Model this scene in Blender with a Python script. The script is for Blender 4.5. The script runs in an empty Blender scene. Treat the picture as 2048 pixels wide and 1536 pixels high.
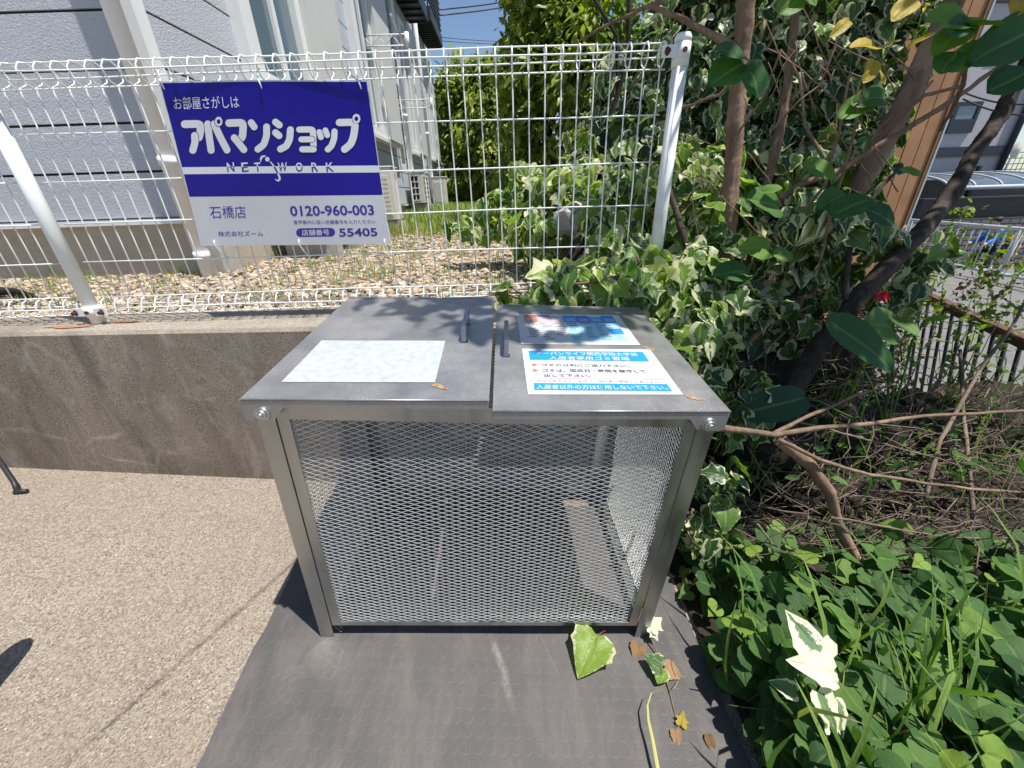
import bpy, bmesh, math, random
import numpy as np
from mathutils import Vector, Matrix

# ------------------------------------------------------------------ camera, sky, sun
C = bpy.context.scene
LIFT = 1.13                      # eye height over the pavement; geometry below is written relative to the eye
F_PX, IW, IH = 769.0, 2048.0, 1536.0
PITCH = math.atan(F_PX / 1583.0)
ROLL = math.atan(52 / 1582.0)

def ray(px, py):
    """direction of a photo pixel in the eye frame (used to measure the place from the photograph)"""
    dx, dy = px - IW / 2, py - IH / 2
    xr = math.cos(ROLL) * dx - math.sin(ROLL) * dy
    yd = math.sin(ROLL) * dx + math.cos(ROLL) * dy
    a, b = xr / F_PX, -yd / F_PX
    return np.array([a, math.cos(PITCH) + b * math.sin(PITCH), -math.sin(PITCH) + b * math.cos(PITCH)])
def at_y(px, py, Y): d = ray(px, py); return d * (Y / d[1])
def at_z(px, py, Z): d = ray(px, py); return d * (Z / d[2])
def at_x(px, py, X): d = ray(px, py); return d * (X / d[0])
def at_plane(px, py, P0, n): d = ray(px, py); return d * (np.dot(P0, n) / np.dot(d, n))

cam_d = bpy.data.cameras.new('camera'); cam = bpy.data.objects.new('camera', cam_d)
C.collection.objects.link(cam); C.camera = cam
cam_d.sensor_width = 36.0; cam_d.lens = F_PX / IW * 36.0
cam_d.clip_start = 0.02; cam_d.clip_end = 2000
zax = -np.array([0, math.cos(PITCH), -math.sin(PITCH)])
r0 = ray(IW / 2 + 1, IH / 2) - ray(IW / 2, IH / 2); r0 /= np.linalg.norm(r0)
u0 = np.cross(zax, r0)
cam.matrix_world = Matrix(((r0[0], u0[0], zax[0], 0), (r0[1], u0[1], zax[1], 0), (r0[2], u0[2], zax[2], LIFT), (0, 0, 0, 1)))

SUN = Vector((0.229, -0.119, 0.753)).normalized()      # towards the sun, from the bin's shadow
w = bpy.data.worlds.new('World'); C.world = w; w.use_nodes = True
nt = w.node_tree; bg = nt.nodes['Background']
sky = nt.nodes.new('ShaderNodeTexSky'); sky.sky_type = 'NISHITA'; sky.sun_disc = False
sky.sun_elevation = math.asin(SUN.z); sky.sun_rotation = math.atan2(SUN.x, SUN.y)
sky.air_density = 1.0; sky.dust_density = 0.3; sky.ozone_density = 2.5
nt.links.new(sky.outputs[0], bg.inputs[0]); bg.inputs[1].default_value = 0.095
sl = bpy.data.lights.new('sun', 'SUN'); sl.energy = 5.0; sl.angle = math.radians(0.53); sl.color = (1, 0.955, 0.89)
so = bpy.data.objects.new('sun', sl); C.collection.objects.link(so)
so.rotation_euler = SUN.to_track_quat('Z', 'Y').to_euler(); so.location = (0, 0, 20)
C.view_settings.view_transform = 'Standard'; C.view_settings.look = 'None'
C.view_settings.exposure = 0.48; C.view_settings.gamma = 1.0
C.cycles.max_bounces = 8; C.cycles.transparent_max_bounces = 8

rng = np.random.default_rng(7); random.seed(7)

# ------------------------------------------------------------------ materials
def mat(name, base=(.5, .5, .5), rough=.6, metal=0.0, spec=.5):
    m = bpy.data.materials.new(name); m.use_nodes = True
    b = m.node_tree.nodes['Principled BSDF']
    b.inputs['Base Color'].default_value = (*base, 1); b.inputs['Roughness'].default_value = rough
    b.inputs['Metallic'].default_value = metal; b.inputs['Specular IOR Level'].default_value = spec
    return m
class N:
    """small node helper on one material"""
    def __init__(s, m): s.t = m.node_tree; s.b = s.t.nodes['Principled BSDF']; s.out = s.t.nodes['Material Output']
    def new(s, kind, **k):
        n = s.t.nodes.new('ShaderNode' + kind)
        for a, v in k.items():
            if a.startswith('i_'):
                key = a[2:]; key = int(key) if key.isdigit() else key.replace('_', ' ')
                n.inputs[key].default_value = v
            else: setattr(n, a, v)
        return n
    def link(s, a, b): s.t.links.new(a, b)
    def coord(s, scale=(1, 1, 1), rot=(0, 0, 0)):
        tc = s.new('TexCoord'); mp = s.new('Mapping'); mp.inputs['Scale'].default_value = scale; mp.inputs['Rotation'].default_value = rot
        s.link(tc.outputs['Object'], mp.inputs[0]); return mp.outputs[0]
    def noise(s, co, scale, detail=4, rough=.55, dist=0.0):
        n = s.new('TexNoise'); n.inputs['Scale'].default_value = scale; n.inputs['Detail'].default_value = detail
        n.inputs['Roughness'].default_value = rough; n.inputs['Distortion'].default_value = dist
        s.link(co, n.inputs['Vector']); return n.outputs['Fac']
    def voro(s, co, scale, feature='F1', out='Distance', rand=1.0):
        n = s.new('TexVoronoi'); n.feature = feature; n.inputs['Randomness'].default_value = rand; n.inputs['Scale'].default_value = scale
        s.link(co, n.inputs['Vector']); return n.outputs[out]
    def ramp(s, fac, stops, interp='LINEAR'):
        n = s.new('ValToRGB'); r = n.color_ramp; r.interpolation = interp
        while len(r.elements) < len(stops): r.elements.new(0.5)
        for e, (p, c) in zip(r.elements, stops):
            e.position = p; e.color = (*c, 1) if isinstance(c, (tuple, list)) else (c, c, c, 1)
        s.link(fac, n.inputs[0]); return n.outputs[0]
    def mix(s, fac, a, b, mode='MIX'):
        n = s.new('Mix', data_type='RGBA', blend_type=mode)
        for sock, v in ((n.inputs[0], fac), (n.inputs[6], a), (n.inputs[7], b)):
            if hasattr(v, 'is_output'): s.link(v, sock)
            elif isinstance(v, (tuple, list)): sock.default_value = (*v, 1)
            else: sock.default_value = v
        return n.outputs[2]
    def math(s, op, a, b=None, clamp=False):
        n = s.new('Math', operation=op); n.use_clamp = clamp
        for i, v in enumerate((a, b)):
            if v is None: continue
            if hasattr(v, 'is_output'): s.link(v, n.inputs[i])
            else: n.inputs[i].default_value = v
        return n.outputs[0]
    def attr(s, name):
        n = s.new('Attribute'); n.attribute_name = name; return n.outputs['Fac']
    def bump(s, h, strength=.4, dist=.01):
        n = s.new('Bump'); n.inputs['Strength'].default_value = strength; n.inputs['Distance'].default_value = dist
        s.link(h, n.inputs['Height']); s.link(n.outputs[0], s.b.inputs['Normal'])
    def color(s, c): s.link(c, s.b.inputs['Base Color'])
    def rough(s, r): s.link(r, s.b.inputs['Roughness'])
M = {}
def pavement_mat():
    m = M['pavement'] = mat('exposed_concrete', rough=.9, spec=.2); n = N(m); co = n.coord()
    cell = n.voro(co, 290, out='Color'); cell2 = n.voro(co, 130, out='Color'); fine = n.noise(co, 520, 2)
    sp = n.new('SeparateColor'); n.link(cell, sp.inputs[0]); sp2 = n.new('SeparateColor'); n.link(cell2, sp2.inputs[0])
    c = n.ramp(sp.outputs[0], [(0, (.11, .085, .064)), (.25, (.235, .19, .145)), (.6, (.36, .30, .235)), (.92, (.47, .405, .325)), (1, (.62, .57, .50))])
    c = n.mix(n.ramp(sp2.outputs[0], [(.70, 0.0), (.9, .45)]), c, (.46, .395, .31)); c = n.mix(n.ramp(sp2.outputs[1], [(.80, 0.0), (.95, .5)]), c, (.20, .165, .13))
    big = n.noise(co, 1.8, 6, .6); mid = n.noise(co, 9, 5, .65)
    c = n.mix(n.ramp(big, [(.35, .0), (.7, .5)]), c, (.27, .225, .18)); c = n.mix(n.ramp(mid, [(.5, 0.0), (.75, .35)]), c, (.42, .36, .29))
    c = n.mix(n.ramp(fine, [(.4, .0), (.75, .3)]), c, (.48, .41, .325))
    for sc, rot, lo, hi, col in ((19, 0, .06, .11, (.13, .125, .12)), (31, 1.1, .05, .085, (.72, .69, .64)), (11, 2.0, .025, .05, (.30, .14, .08))):
        c = n.mix(n.ramp(n.voro(n.coord((1, 1, 1), (0, 0, rot)), sc), [(lo, .8), (hi, 0.0)]), c, col)
    a, b = on_ground(545, 1160), on_ground(90, 1560); dx, dy = b[0] - a[0], b[1] - a[1]; L = math.hypot(dx, dy); nx, ny = -dy / L, dx / L; cc = nx * a[0] + ny * a[1]
    dp = n.new('VectorMath', operation='DOT_PRODUCT'); n.link(co, dp.inputs[0]); dp.inputs[1].default_value = (nx, ny, 0)
    wobble = n.math('MULTIPLY', n.math('SUBTRACT', n.noise(co, 6, 4), .5), .035)
    dist = n.math('ABSOLUTE', n.math('ADD', n.math('SUBTRACT', dp.outputs['Value'], cc), wobble))
    n_line = n.math('MULTIPLY', n.ramp(dist, [(.0, 1), (.011, 0.0)]), n.ramp(n.noise(co, 22, 4, .7), [(.35, .25), (.65, .9)]))
    c = n.mix(n_line, c, (.085, .07, .06))
    n.color(c); n.bump(n.math('ADD', n.math('ADD', n.voro(co, 290), n.math('MULTIPLY', n.voro(co, 130), 1.3)), fine), .7, .006)
def wall_mat():
    m = M['stained_concrete'] = mat('stained_concrete', rough=.95, spec=.15); n = N(m); co = n.coord()
    warp = n.new('TexNoise'); warp.inputs['Scale'].default_value = 3.0; warp.inputs['Detail'].default_value = 5; n.link(co, warp.inputs['Vector'])
    wv = n.new('VectorMath', operation='MULTIPLY_ADD'); n.link(warp.outputs['Color'], wv.inputs[0]); wv.inputs[1].default_value = (.28, .28, .28); n.link(co, wv.inputs[2])
    ed = n.voro(wv.outputs[0], 3.1, 'DISTANCE_TO_EDGE'); ed2 = n.voro(wv.outputs[0], 7.5, 'DISTANCE_TO_EDGE')
    patch = n.noise(co, 4.5, 6, .62); big = n.noise(n.coord((1, 1, .5), (0, .5, 0)), 3.0, 5, .6, .6)
    grain = n.noise(co, 330, 2); gr2 = n.voro(co, 230, out='Color'); sp = n.new('SeparateColor'); n.link(gr2, sp.inputs[0])
    c = n.ramp(big, [(.28, (.18, .145, .115)), (.45, (.30, .25, .20)), (.6, (.42, .355, .285)), (.75, (.50, .44, .36))])
    c = n.mix(n.ramp(sp.outputs[0], [(.0, .0), (1, .55)]), c, (.38, .32, .25))
    c = n.mix(n.ramp(grain, [(.42, 0.0), (.62, .75)]), c, (.085, .068, .055))
    lm = n.math('MULTIPLY', n.ramp(ed, [(.002, 1), (.036, 0.0)]), n.ramp(n.noise(co, 4.2, 5, .7), [(.44, 0.0), (.66, .9)]))
    lm2 = n.math('MULTIPLY', n.ramp(ed2, [(.002, .5), (.05, 0.0)]), n.ramp(n.noise(co, 5.0, 5, .7), [(.5, 0.0), (.68, .8)]))
    c = n.mix(n.math('MULTIPLY', lm, n.ramp(patch, [(.3, .25), (.7, .9)])), c, (.52, .46, .39)); c = n.mix(lm2, c, (.46, .41, .35))
    streak = n.noise(n.coord((1, 1, .35), (0, -.6, 0)), 9, 4, .6, .8)
    c = n.mix(n.ramp(streak, [(.55, 0.0), (.74, .65)]), c, (.46, .41, .35))
    stain = n.noise(n.coord((1, 1, .2)), 5, 5, .65, .5); c = n.mix(n.ramp(stain, [(.54, 0.0), (.72, .7)]), c, (.09, .075, .062))
    # upward faces (the ledge) get a paler tone
    g = n.new('NewGeometry'); sx = n.new('SeparateXYZ'); n.link(g.outputs['Normal'], sx.inputs[0])
    top = n.ramp(sx.outputs[2], [(.6, 0.0), (.85, 1)])
    tc = n.mix(n.ramp(sp.outputs[0], [(0, 0), (1, 1)]), (.24, .21, .17), (.42, .37, .31)); tc = n.mix(n.ramp(patch, [(.45, 0), (.7, .6)]), tc, (.15, .13, .11))
    c = n.mix(top, c, tc)
    n.color(c); n.bump(n.math('ADD', grain, sp.outputs[0]), .5, .004)
def rubber_mat():
    m = M['rubber'] = mat('rubber', (.06, .06, .065), .62, spec=.35); n = N(m); co = n.coord()
    big = n.noise(co, 3.5, 5, .6); dust = n.noise(n.coord((1.0, .35, 1), (0, 0, .5)), 14, 6, .7, .5)
    c = n.ramp(big, [(.3, (.070, .067, .068)), (.7, (.108, .10, .097))])
    c = n.mix(n.ramp(dust, [(.45, 0.0), (.75, .55)]), c, (.17, .15, .132)); ring = n.voro(n.coord((1, 1, .05), (0, 0, .02)), 36, out='Distance', rand=.06); c = n.mix(n.ramp(ring, [(.27, 0), (.33, .12), (.36, .12), (.42, 0)]), c, (.17, .155, .14))
    c = n.mix(n.ramp(n.voro(co, 70), [(.03, .6), (.06, 0.0)]), c, (.3, .28, .25))
    scr = n.voro(n.coord((14, 1.6, 1), (0, 0, -.55)), 1.6, 'DISTANCE_TO_EDGE')
    c = n.mix(n.math('MULTIPLY', n.ramp(scr, [(.002, .35), (.012, 0.0)]), n.ramp(big, [(.5, 0.0), (.62, 1)])), c, (.22, .2, .18))
    for (p, q, wd, amt) in (((985, 1283), (1032, 1440), .012, .8), ((640, 1285), (700, 1360), .05, .35), ((590, 1330), (560, 1440), .05, .2)):
        a, b = on_ground(*p), on_ground(*q); a = a - on_ground(0, 0) * 0; dx, dy = b[0] - a[0], b[1] - a[1]; L = math.hypot(dx, dy); nx, ny = -dy / L, dx / L
        dp = n.new('VectorMath', operation='DOT_PRODUCT'); n.link(co, dp.inputs[0]); dp.inputs[1].default_value = (nx, ny, 0)
        dl = n.new('VectorMath', operation='DOT_PRODUCT'); n.link(co, dl.inputs[0]); dl.inputs[1].default_value = (dx / L, dy / L, 0)
        off = n.math('ABSOLUTE', n.math('ADD', n.math('SUBTRACT', dp.outputs['Value'], nx * a[0] + ny * a[1]), n.math('MULTIPLY', n.math('SUBTRACT', n.noise(co, 9, 4), .5), .05)))
        lo = (dx * a[0] + dy * a[1]) / L; al = n.math('SUBTRACT', dl.outputs['Value'], lo); win = n.math('MULTIPLY', n.ramp(n.math('DIVIDE', al, L), [(0, 0), (.08, 1), (.6, .8), (1, 0)]), n.ramp(n.math('DIVIDE', off, wd), [(.2, 1), (1, 0)]))
        c = n.mix(n.math('MULTIPLY', n.math('MULTIPLY', win, n.ramp(n.noise(co, 60, 5, .7), [(.3, .1), (.65, 1)])), amt), c, (.27, .245, .215))
    n.color(c)
    coin = n.voro(n.coord((1, 1, .05), (0, 0, .02)), 36, out='Distance', rand=.06)
    cr = n.ramp(coin, [(.30, 1.0), (.36, 0.0)])
    n.bump(n.math('ADD', n.math('MULTIPLY', cr, .5), n.noise(co, 260, 3)), .25, .003)
    n.rough(n.ramp(big, [(.3, .5), (.7, .75)]))
def galv(name, base=(.56, .57, .58), rough=.36, spangle=.5, dusty=0.0):
    m = M[name] = mat(name, base, rough, 1.0); n = N(m); co = n.coord()
    s1 = n.noise(n.coord((1, 1, .25)), 22, 4, .6); s2 = n.voro(co, 60, out='Color'); sp = n.new('SeparateColor'); n.link(s2, sp.inputs[0])
    lo = tuple(v * (1 - .28 * spangle) for v in base); hi = tuple(min(1, v * (1 + .18 * spangle)) for v in base)
    c = n.mix(n.ramp(s1, [(.3, 0), (.7, 1)]), lo, hi); c = n.mix(n.math('MULTIPLY', sp.outputs[0], .18 * spangle), c, hi)
    r = n.ramp(s1, [(.3, rough - .06), (.7, rough + .12)])
    if dusty:
        big = n.noise(co, 5, 5, .6); sp1 = n.voro(co, 170); sp2 = n.voro(n.coord((1, 1, 1), (0, 0, .7)), 330)
        dots = n.math('MAXIMUM', n.math('MULTIPLY', n.ramp(sp1, [(.10, 1), (.2, 0)]), n.ramp(big, [(.4, .3), (.6, 1)])), n.ramp(sp2, [(.12, .5), (.22, 0)]))
        c = n.mix(n.math('MULTIPLY', n.ramp(big, [(.35, .3), (.7, .9)]), dusty), c, (.25, .243, .235))
        c = n.mix(n.math('MULTIPLY', dots, .75), c, (.72, .71, .68))
        n.link(n.math('SUBTRACT', 1.0, n.math('MAXIMUM', n.math('MULTIPLY', n.ramp(big, [(.35, .35), (.7, .85)]), dusty), dots)), n.b.inputs['Metallic'])
        r = n.ramp(big, [(.3, rough), (.7, rough + .2)])
        n.bump(n.noise(co, 380, 2), .12, .001)
    n.color(c); n.rough(r)
def plain(name, c, rough=.5, var=.12, scale=12, metal=0.0, spec=.4, bump=0.0, bscale=200, dirt=None):
    m = M[name] = mat(name, c, rough, metal, spec); n = N(m); co = n.coord()
    f = n.noise(co, scale, 5, .6)
    col = n.mix(n.ramp(f, [(.3, 0), (.7, 1)]), tuple(v * (1 - var) for v in c), tuple(min(1, v * (1 + var)) for v in c))
    if dirt:
        d = n.noise(co, scale * .7, 6, .7, .4); col = n.mix(n.ramp(d, [(.56, 0), (.75, dirt[0])]), col, dirt[1])
    n.color(col)
    if bump: n.bump(n.noise(co, bscale, 3), bump, .004)
    return m
def siding_mat():
    m = M['siding'] = mat('siding', (.5, .53, .58), .75, spec=.25); n = N(m); co = n.coord()
    f = n.noise(co, 1.2, 4); g = n.noise(n.coord((1, 1, 1.6), (.3, .3, .4)), 75, 3, .6, .8)
    c = n.mix(n.ramp(f, [(.3, 0), (.7, 1)]), (.48, .51, .57), (.56, .585, .635)); c = n.mix(n.ramp(g, [(.35, .25), (.6, 0)]), c, (.34, .36, .41))
    n.color(c); n.bump(g, .8, .009)
def glass(name, c=(.10, .16, .2), rough=.08):
    m = M[name] = mat(name, c, rough, 0.0, .9); n = N(m); m.node_tree.nodes['Principled BSDF'].inputs['Coat Weight'].default_value = .6
def leaf_mat(name, ramp, rough=.42, trans=.35, margin=None, veins=.25, tint=(1.0, 1.25, .35)):
    """leaf colour by the attributes rnd (one value per leaf), edge (0 rim .. 1 midrib), lv (0 stalk .. 1 tip)"""
    m = M[name] = mat(name, (.1, .2, .05), rough, spec=.32); n = N(m); co = n.coord()
    rnd = n.attr('rnd'); edge = n.attr('edge')
    c = n.ramp(rnd, ramp)
    nz = n.noise(co, 55, 4, .65)
    c = n.mix(n.ramp(nz, [(.35, .3), (.65, 0)]), c, n.mix(.5, c, (.02, .05, .02)))
    c = n.mix(n.math('MULTIPLY', n.ramp(edge, [(.88, 0), (.98, 1)]), veins), c, (.35, .45, .16))
    if margin:
        mc, wdt = margin
        # cream rim, broad on some leaves and missing on others
        e2 = n.math('ADD', edge, n.math('MULTIPLY', n.math('SUBTRACT', n.noise(co, 42, 4, .75, .8), .5), 1.5))
        thr = n.math('MULTIPLY', n.ramp(n.math('FRACT', n.math('MULTIPLY', rnd, 7.31)), [(.0, .0), (.35, .35), (.8, .8), (1, 1.7)]), wdt)
        k = n.math('LESS_THAN', e2, thr); c = n.mix(k, c, mc)
    n.color(c)
    tr = n.new('BsdfTranslucent'); n.link(n.mix(1.0, c, (*tint,), 'MULTIPLY'), tr.inputs[0])
    ms = n.new('MixShader'); ms.inputs[0].default_value = trans
    n.link(n.b.outputs[0], ms.inputs[1]); n.link(tr.outputs[0], ms.inputs[2]); n.link(ms.outputs[0], n.out.inputs[0])
    n.bump(n.math('ADD', n.math('MULTIPLY', n.ramp(edge, [(.8, 0), (1, 1)]), -1.0), n.math('MULTIPLY', n.noise(co, 130, 2), .5)), .5, .004)
def bark(name, a, b, scale=26, rough=.9, strength=.7):
    m = M[name] = mat(name, a, rough, spec=.2); n = N(m)
    f = n.noise(n.coord((1, 1, .22)), scale, 6, .7, .6); f2 = n.noise(n.coord(), 7, 4)
    c = n.mix(n.ramp(f, [(.35, 0), (.65, 1)]), a, b); c = n.mix(n.ramp(f2, [(.5, 0), (.75, .5)]), c, tuple(min(1, v * 1.9) for v in b))
    n.color(c); n.bump(f, strength, .006)
wall_mat(); siding_mat()
galv('galvanised', (.46, .48, .48), .31); galv('lid_steel', (.43, .43, .44), .27, .6, .62); plain('mesh_steel', (.60, .61, .61), .42, .08, 30, .45, .5); galv('bolt_steel', (.6, .6, .6), .35)
galv('handle_steel', (.36, .38, .44), .25, .2); galv('rail_steel', (.66, .68, .7), .45, .3)
plain('fence_white', (.80, .82, .80), .38, .04, 20, spec=.5, dirt=(.35, (.55, .52, .46)))
plain('rust', (.10, .04, .025), .95, .4, 40, bump=.5)
plain('sign_blue', (.010, .004, .25), .22, .1, 3, spec=.28); plain('sign_grey', (.58, .59, .62), .3, .06, 3); plain('sign_ink', (.045, .03, .30), .35, .05)
plain('letter_white', (.72, .73, .76), .35, .03); plain('letter_rim', (.02, .018, .09), .4, .03)
plain('white_trim', (.78, .79, .80), .45, .03, 6); plain('white_pipe', (.82, .82, .85), .35, .03, 5)
plain('window_frame', (.77, .78, .77), .4, .03, 6); plain('shutter', (.60, .60, .58), .5, .04, 4); glass('window_glass')
plain('foundation', (.46, .40, .315), .9, .12, 9, bump=.3, dirt=(.5, (.24, .2, .16)))
plain('black_metal', (.025, .027, .032), .45, .2, 9); plain('dark_slot', (.018, .018, .02), .8, .2)
plain('cream_case', (.66, .64, .58), .5, .05, 7, dirt=(.4, (.45, .4, .33))); plain('concrete_block', (.42, .40, .37), .9, .15, 25, bump=.4)
plain('paper', (.56, .565, .555), .45, .05, 25); plain('blank_paper', (.42, .445, .455), .4, .14, 60, bump=.25, bscale=300, dirt=(.5, (.45, .49, .52)))
plain('print_blue', (.015, .27, .66), .45, .06, 9); plain('print_dark', (.05, .06, .09), .5, .05); plain('print_red', (.62, .10, .09), .5, .06)
plain('print_orange', (.70, .20, .10), .5, .06); plain('print_pink', (.68, .38, .38), .5, .06); plain('print_sky', (.35, .60, .75), .5, .06); plain('print_navy', (.07, .16, .42), .5, .06)

# ------------------------------------------------------------------ mesh building
class MB:
    """collects faces (with a material slot each) and links them as ONE mesh object"""
    def __init__(s): s.v = []; s.f = []; s.m = []; s.sm = []
    def add(s, vs, fs, mi=0, smooth=False):
        o = len(s.v); s.v.extend([tuple(map(float, p)) for p in vs])
        for f in fs: s.f.append([o + i for i in f]); s.m.append(mi); s.sm.append(smooth)
        return s
    def box(s, lo, hi, mi=0, fn=None):
        x0, y0, z0 = lo; x1, y1, z1 = hi
        vs = [(x0, y0, z0), (x1, y0, z0), (x1, y1, z0), (x0, y1, z0), (x0, y0, z1), (x1, y0, z1), (x1, y1, z1), (x0, y1, z1)]
        if fn: vs = [fn(*p) for p in vs]
        return s.add(vs, [(0, 3, 2, 1), (4, 5, 6, 7), (0, 1, 5, 4), (1, 2, 6, 5), (2, 3, 7, 6), (3, 0, 4, 7)], mi)
    def tube(s, pts, rad, sides=8, mi=0, closed=False, caps=True, smooth=True):
        P = [np.array(p, float) for p in pts]; n = len(P)
        R = rad if hasattr(rad, '__len__') else [rad] * n
        T = []
        for i in range(n):
            a = P[(i - 1) % n] if (closed or i > 0) else P[i]; b = P[(i + 1) % n] if (closed or i < n - 1) else P[i]
            t = b - a; T.append(t / (np.linalg.norm(t) + 1e-12))
        up = np.array([0, 0, 1.0]) if abs(T[0][2]) < .9 else np.array([1.0, 0, 0])
        vs = []; nrm = np.cross(T[0], up); nrm /= np.linalg.norm(nrm)
        for i in range(n):
            nrm = nrm - T[i] * np.dot(nrm, T[i]); nrm /= (np.linalg.norm(nrm) + 1e-12); bn = np.cross(T[i], nrm)
            for k in range(sides):
                a = 2 * math.pi * k / sides; vs.append(P[i] + R[i] * (math.cos(a) * nrm + math.sin(a) * bn))
        fs = []
        for i in range(n if closed else n - 1):
            j = (i + 1) % n
            for k in range(sides):
                k2 = (k + 1) % sides; fs.append((i * sides + k, i * sides + k2, j * sides + k2, j * sides + k))
        s.add(vs, fs, mi, smooth)
        if caps and not closed:
            o = len(s.v) - len(vs)
            for ring in (range(sides - 1, -1, -1), range((n - 1) * sides, n * sides)):
                s.f.append([o + k for k in ring]); s.m.append(mi); s.sm.append(False)
        return s
    def prism(s, poly, ext, mi=0):
        """poly: 3D ring; ext: extrusion vector"""
        n = len(poly); e = np.array(ext, float); vs = [np.array(p, float) for p in poly] + [np.array(p, float) + e for p in poly]
        fs = [tuple(range(n - 1, -1, -1)), tuple(range(n, 2 * n))] + [(i, (i + 1) % n, n + (i + 1) % n, n + i) for i in range(n)]
        return s.add(vs, fs, mi)
    def poly(s, ring, mi=0): return s.add(ring, [tuple(range(len(ring)))], mi)
    def build(s, name, mats, parent=None, bevel=0, recalc=True):
        me = bpy.data.meshes.new(name); org = np.zeros(3)
        if parent is not None: org = np.array(world_loc(parent))
        me.from_pydata([(p[0] - org[0], p[1] - org[1], p[2] - org[2]) for p in s.v], [], s.f)
        for m in (mats if isinstance(mats, (list, tuple)) else [mats]): me.materials.append(M[m] if isinstance(m, str) else m)
        me.polygons.foreach_set('material_index', s.m); me.polygons.foreach_set('use_smooth', s.sm)
        if recalc:
            bm = bmesh.new(); bm.from_mesh(me); bmesh.ops.recalc_face_normals(bm, faces=bm.faces); bm.to_mesh(me); bm.free()
        me.update(); o = bpy.data.objects.new(name, me); C.collection.objects.link(o)
        if parent is not None: o.parent = parent
        if bevel:
            b = o.modifiers.new('bevel', 'BEVEL'); b.width = bevel; b.segments = 2; b.limit_method = 'ANGLE'; b.angle_limit = math.radians(40)
        return o
def world_loc(o):
    v = Vector((0, 0, 0))
    while o is not None: v += o.location; o = o.parent
    return v
def tag(o, label=None, cat=None, group=None, kind=None):
    for k, v in (('label', label), ('category', cat), ('group', group), ('kind', kind)):
        if v: o[k] = v
    return o
def thing(name, label, cat, loc, group=None):
    o = bpy.data.objects.new(name, None); C.collection.objects.link(o); o.location = Vector([float(v) for v in loc]); o.empty_display_size = .1
    return tag(o, label, cat, group)
def copy_tree(o, parent=None):
    c = o.copy(); C.collection.objects.link(c); c.parent = parent
    for ch in list(o.children): copy_tree(ch, c)
    return c
def lerp(a, b, t): return np.array(a, float) * (1 - t) + np.array(b, float) * t
def quad_map(q):
    """(u,v) in the unit square -> 3D; q = TL, TR, BR, BL"""
    q = [np.array(p, float) for p in q]
    return lambda u, v: (q[3] * (1 - u) + q[2] * u) * (1 - v) + (q[0] * (1 - u) + q[1] * u) * v
def text_into(mb, s, q, mi, lift, nrm, bold=0.0, clip=None, post=None):
    """writes the string s so that its ink fills the 3D quad q, lifted off the surface along nrm"""
    cu = bpy.data.curves.new('t', 'FONT'); cu.body = s; cu.offset = bold; cu.resolution_u = 3
    ob = bpy.data.objects.new('t', cu); C.collection.objects.link(ob); bpy.context.view_layer.update()
    me = bpy.data.meshes.new_from_object(ob.evaluated_get(bpy.context.evaluated_depsgraph_get()))
    if len(me.vertices):
        bm = bmesh.new(); bm.from_mesh(me)
        xs = [v.co.x for v in bm.verts]; ys = [v.co.y for v in bm.verts]; x0, x1, y0, y1 = min(xs), max(xs), min(ys), max(ys)
        if clip:                                   # keep only the part above / below a share of the height
            yc = y0 + (y1 - y0) * clip[1]
            bmesh.ops.bisect_plane(bm, geom=bm.verts[:] + bm.edges[:] + bm.faces[:], plane_co=(0, yc, 0), plane_no=(0, 1, 0), clear_inner=clip[0] == 'above', clear_outer=clip[0] == 'below')
        f = quad_map(q); n = np.array(nrm, float) * lift; bm.verts.index_update()
        vs = [f((v.co.x - x0) / (x1 - x0), (v.co.y - y0) / (y1 - y0)) for v in bm.verts]; vs = [(post(p) if post else p) + n for p in vs]
        mb.add(vs, [[v.index for v in fc.verts] for fc in bm.faces], mi); bm.free()
    bpy.data.objects.remove(ob); bpy.data.curves.remove(cu); bpy.data.meshes.remove(me)

# ------------------------------------------------------------------ the setting: pavement, wall, yard, road
GN = np.array([0.0703122, -0.0081009, 0.9974922]); GZ = -1.13            # the pavement tilts down to the right
def gz(x, y): return GZ - (GN[0] * x + GN[1] * y) / GN[2]
def on_ground(px, py, up=0.0): d = ray(px, py); return d * ((GZ + up) * GN[2] / np.dot(d, GN))
YARD = -.392
pavement_mat(); rubber_mat()
wl = [on_ground(0, 934), on_ground(256, 946), on_ground(512, 957)]
k_w = (wl[2][1] - wl[0][1]) / (wl[2][0] - wl[0][0])
def wall_y(x): return wl[0][1] + k_w * (x - wl[0][0])

mb = MB()
gx = np.linspace(-9, .62, 3); gy = [-6, -2, 0, 1.2, 2.2]
for i in range(2):
    for j in range(4):
        mb.poly([(gx[a], gy[b], gz(gx[a], gy[b])) for a, b in ((i, j), (i + 1, j), (i + 1, j + 1), (i, j + 1))])
tag(mb.build('pavement', 'pavement'), kind='structure')

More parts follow.
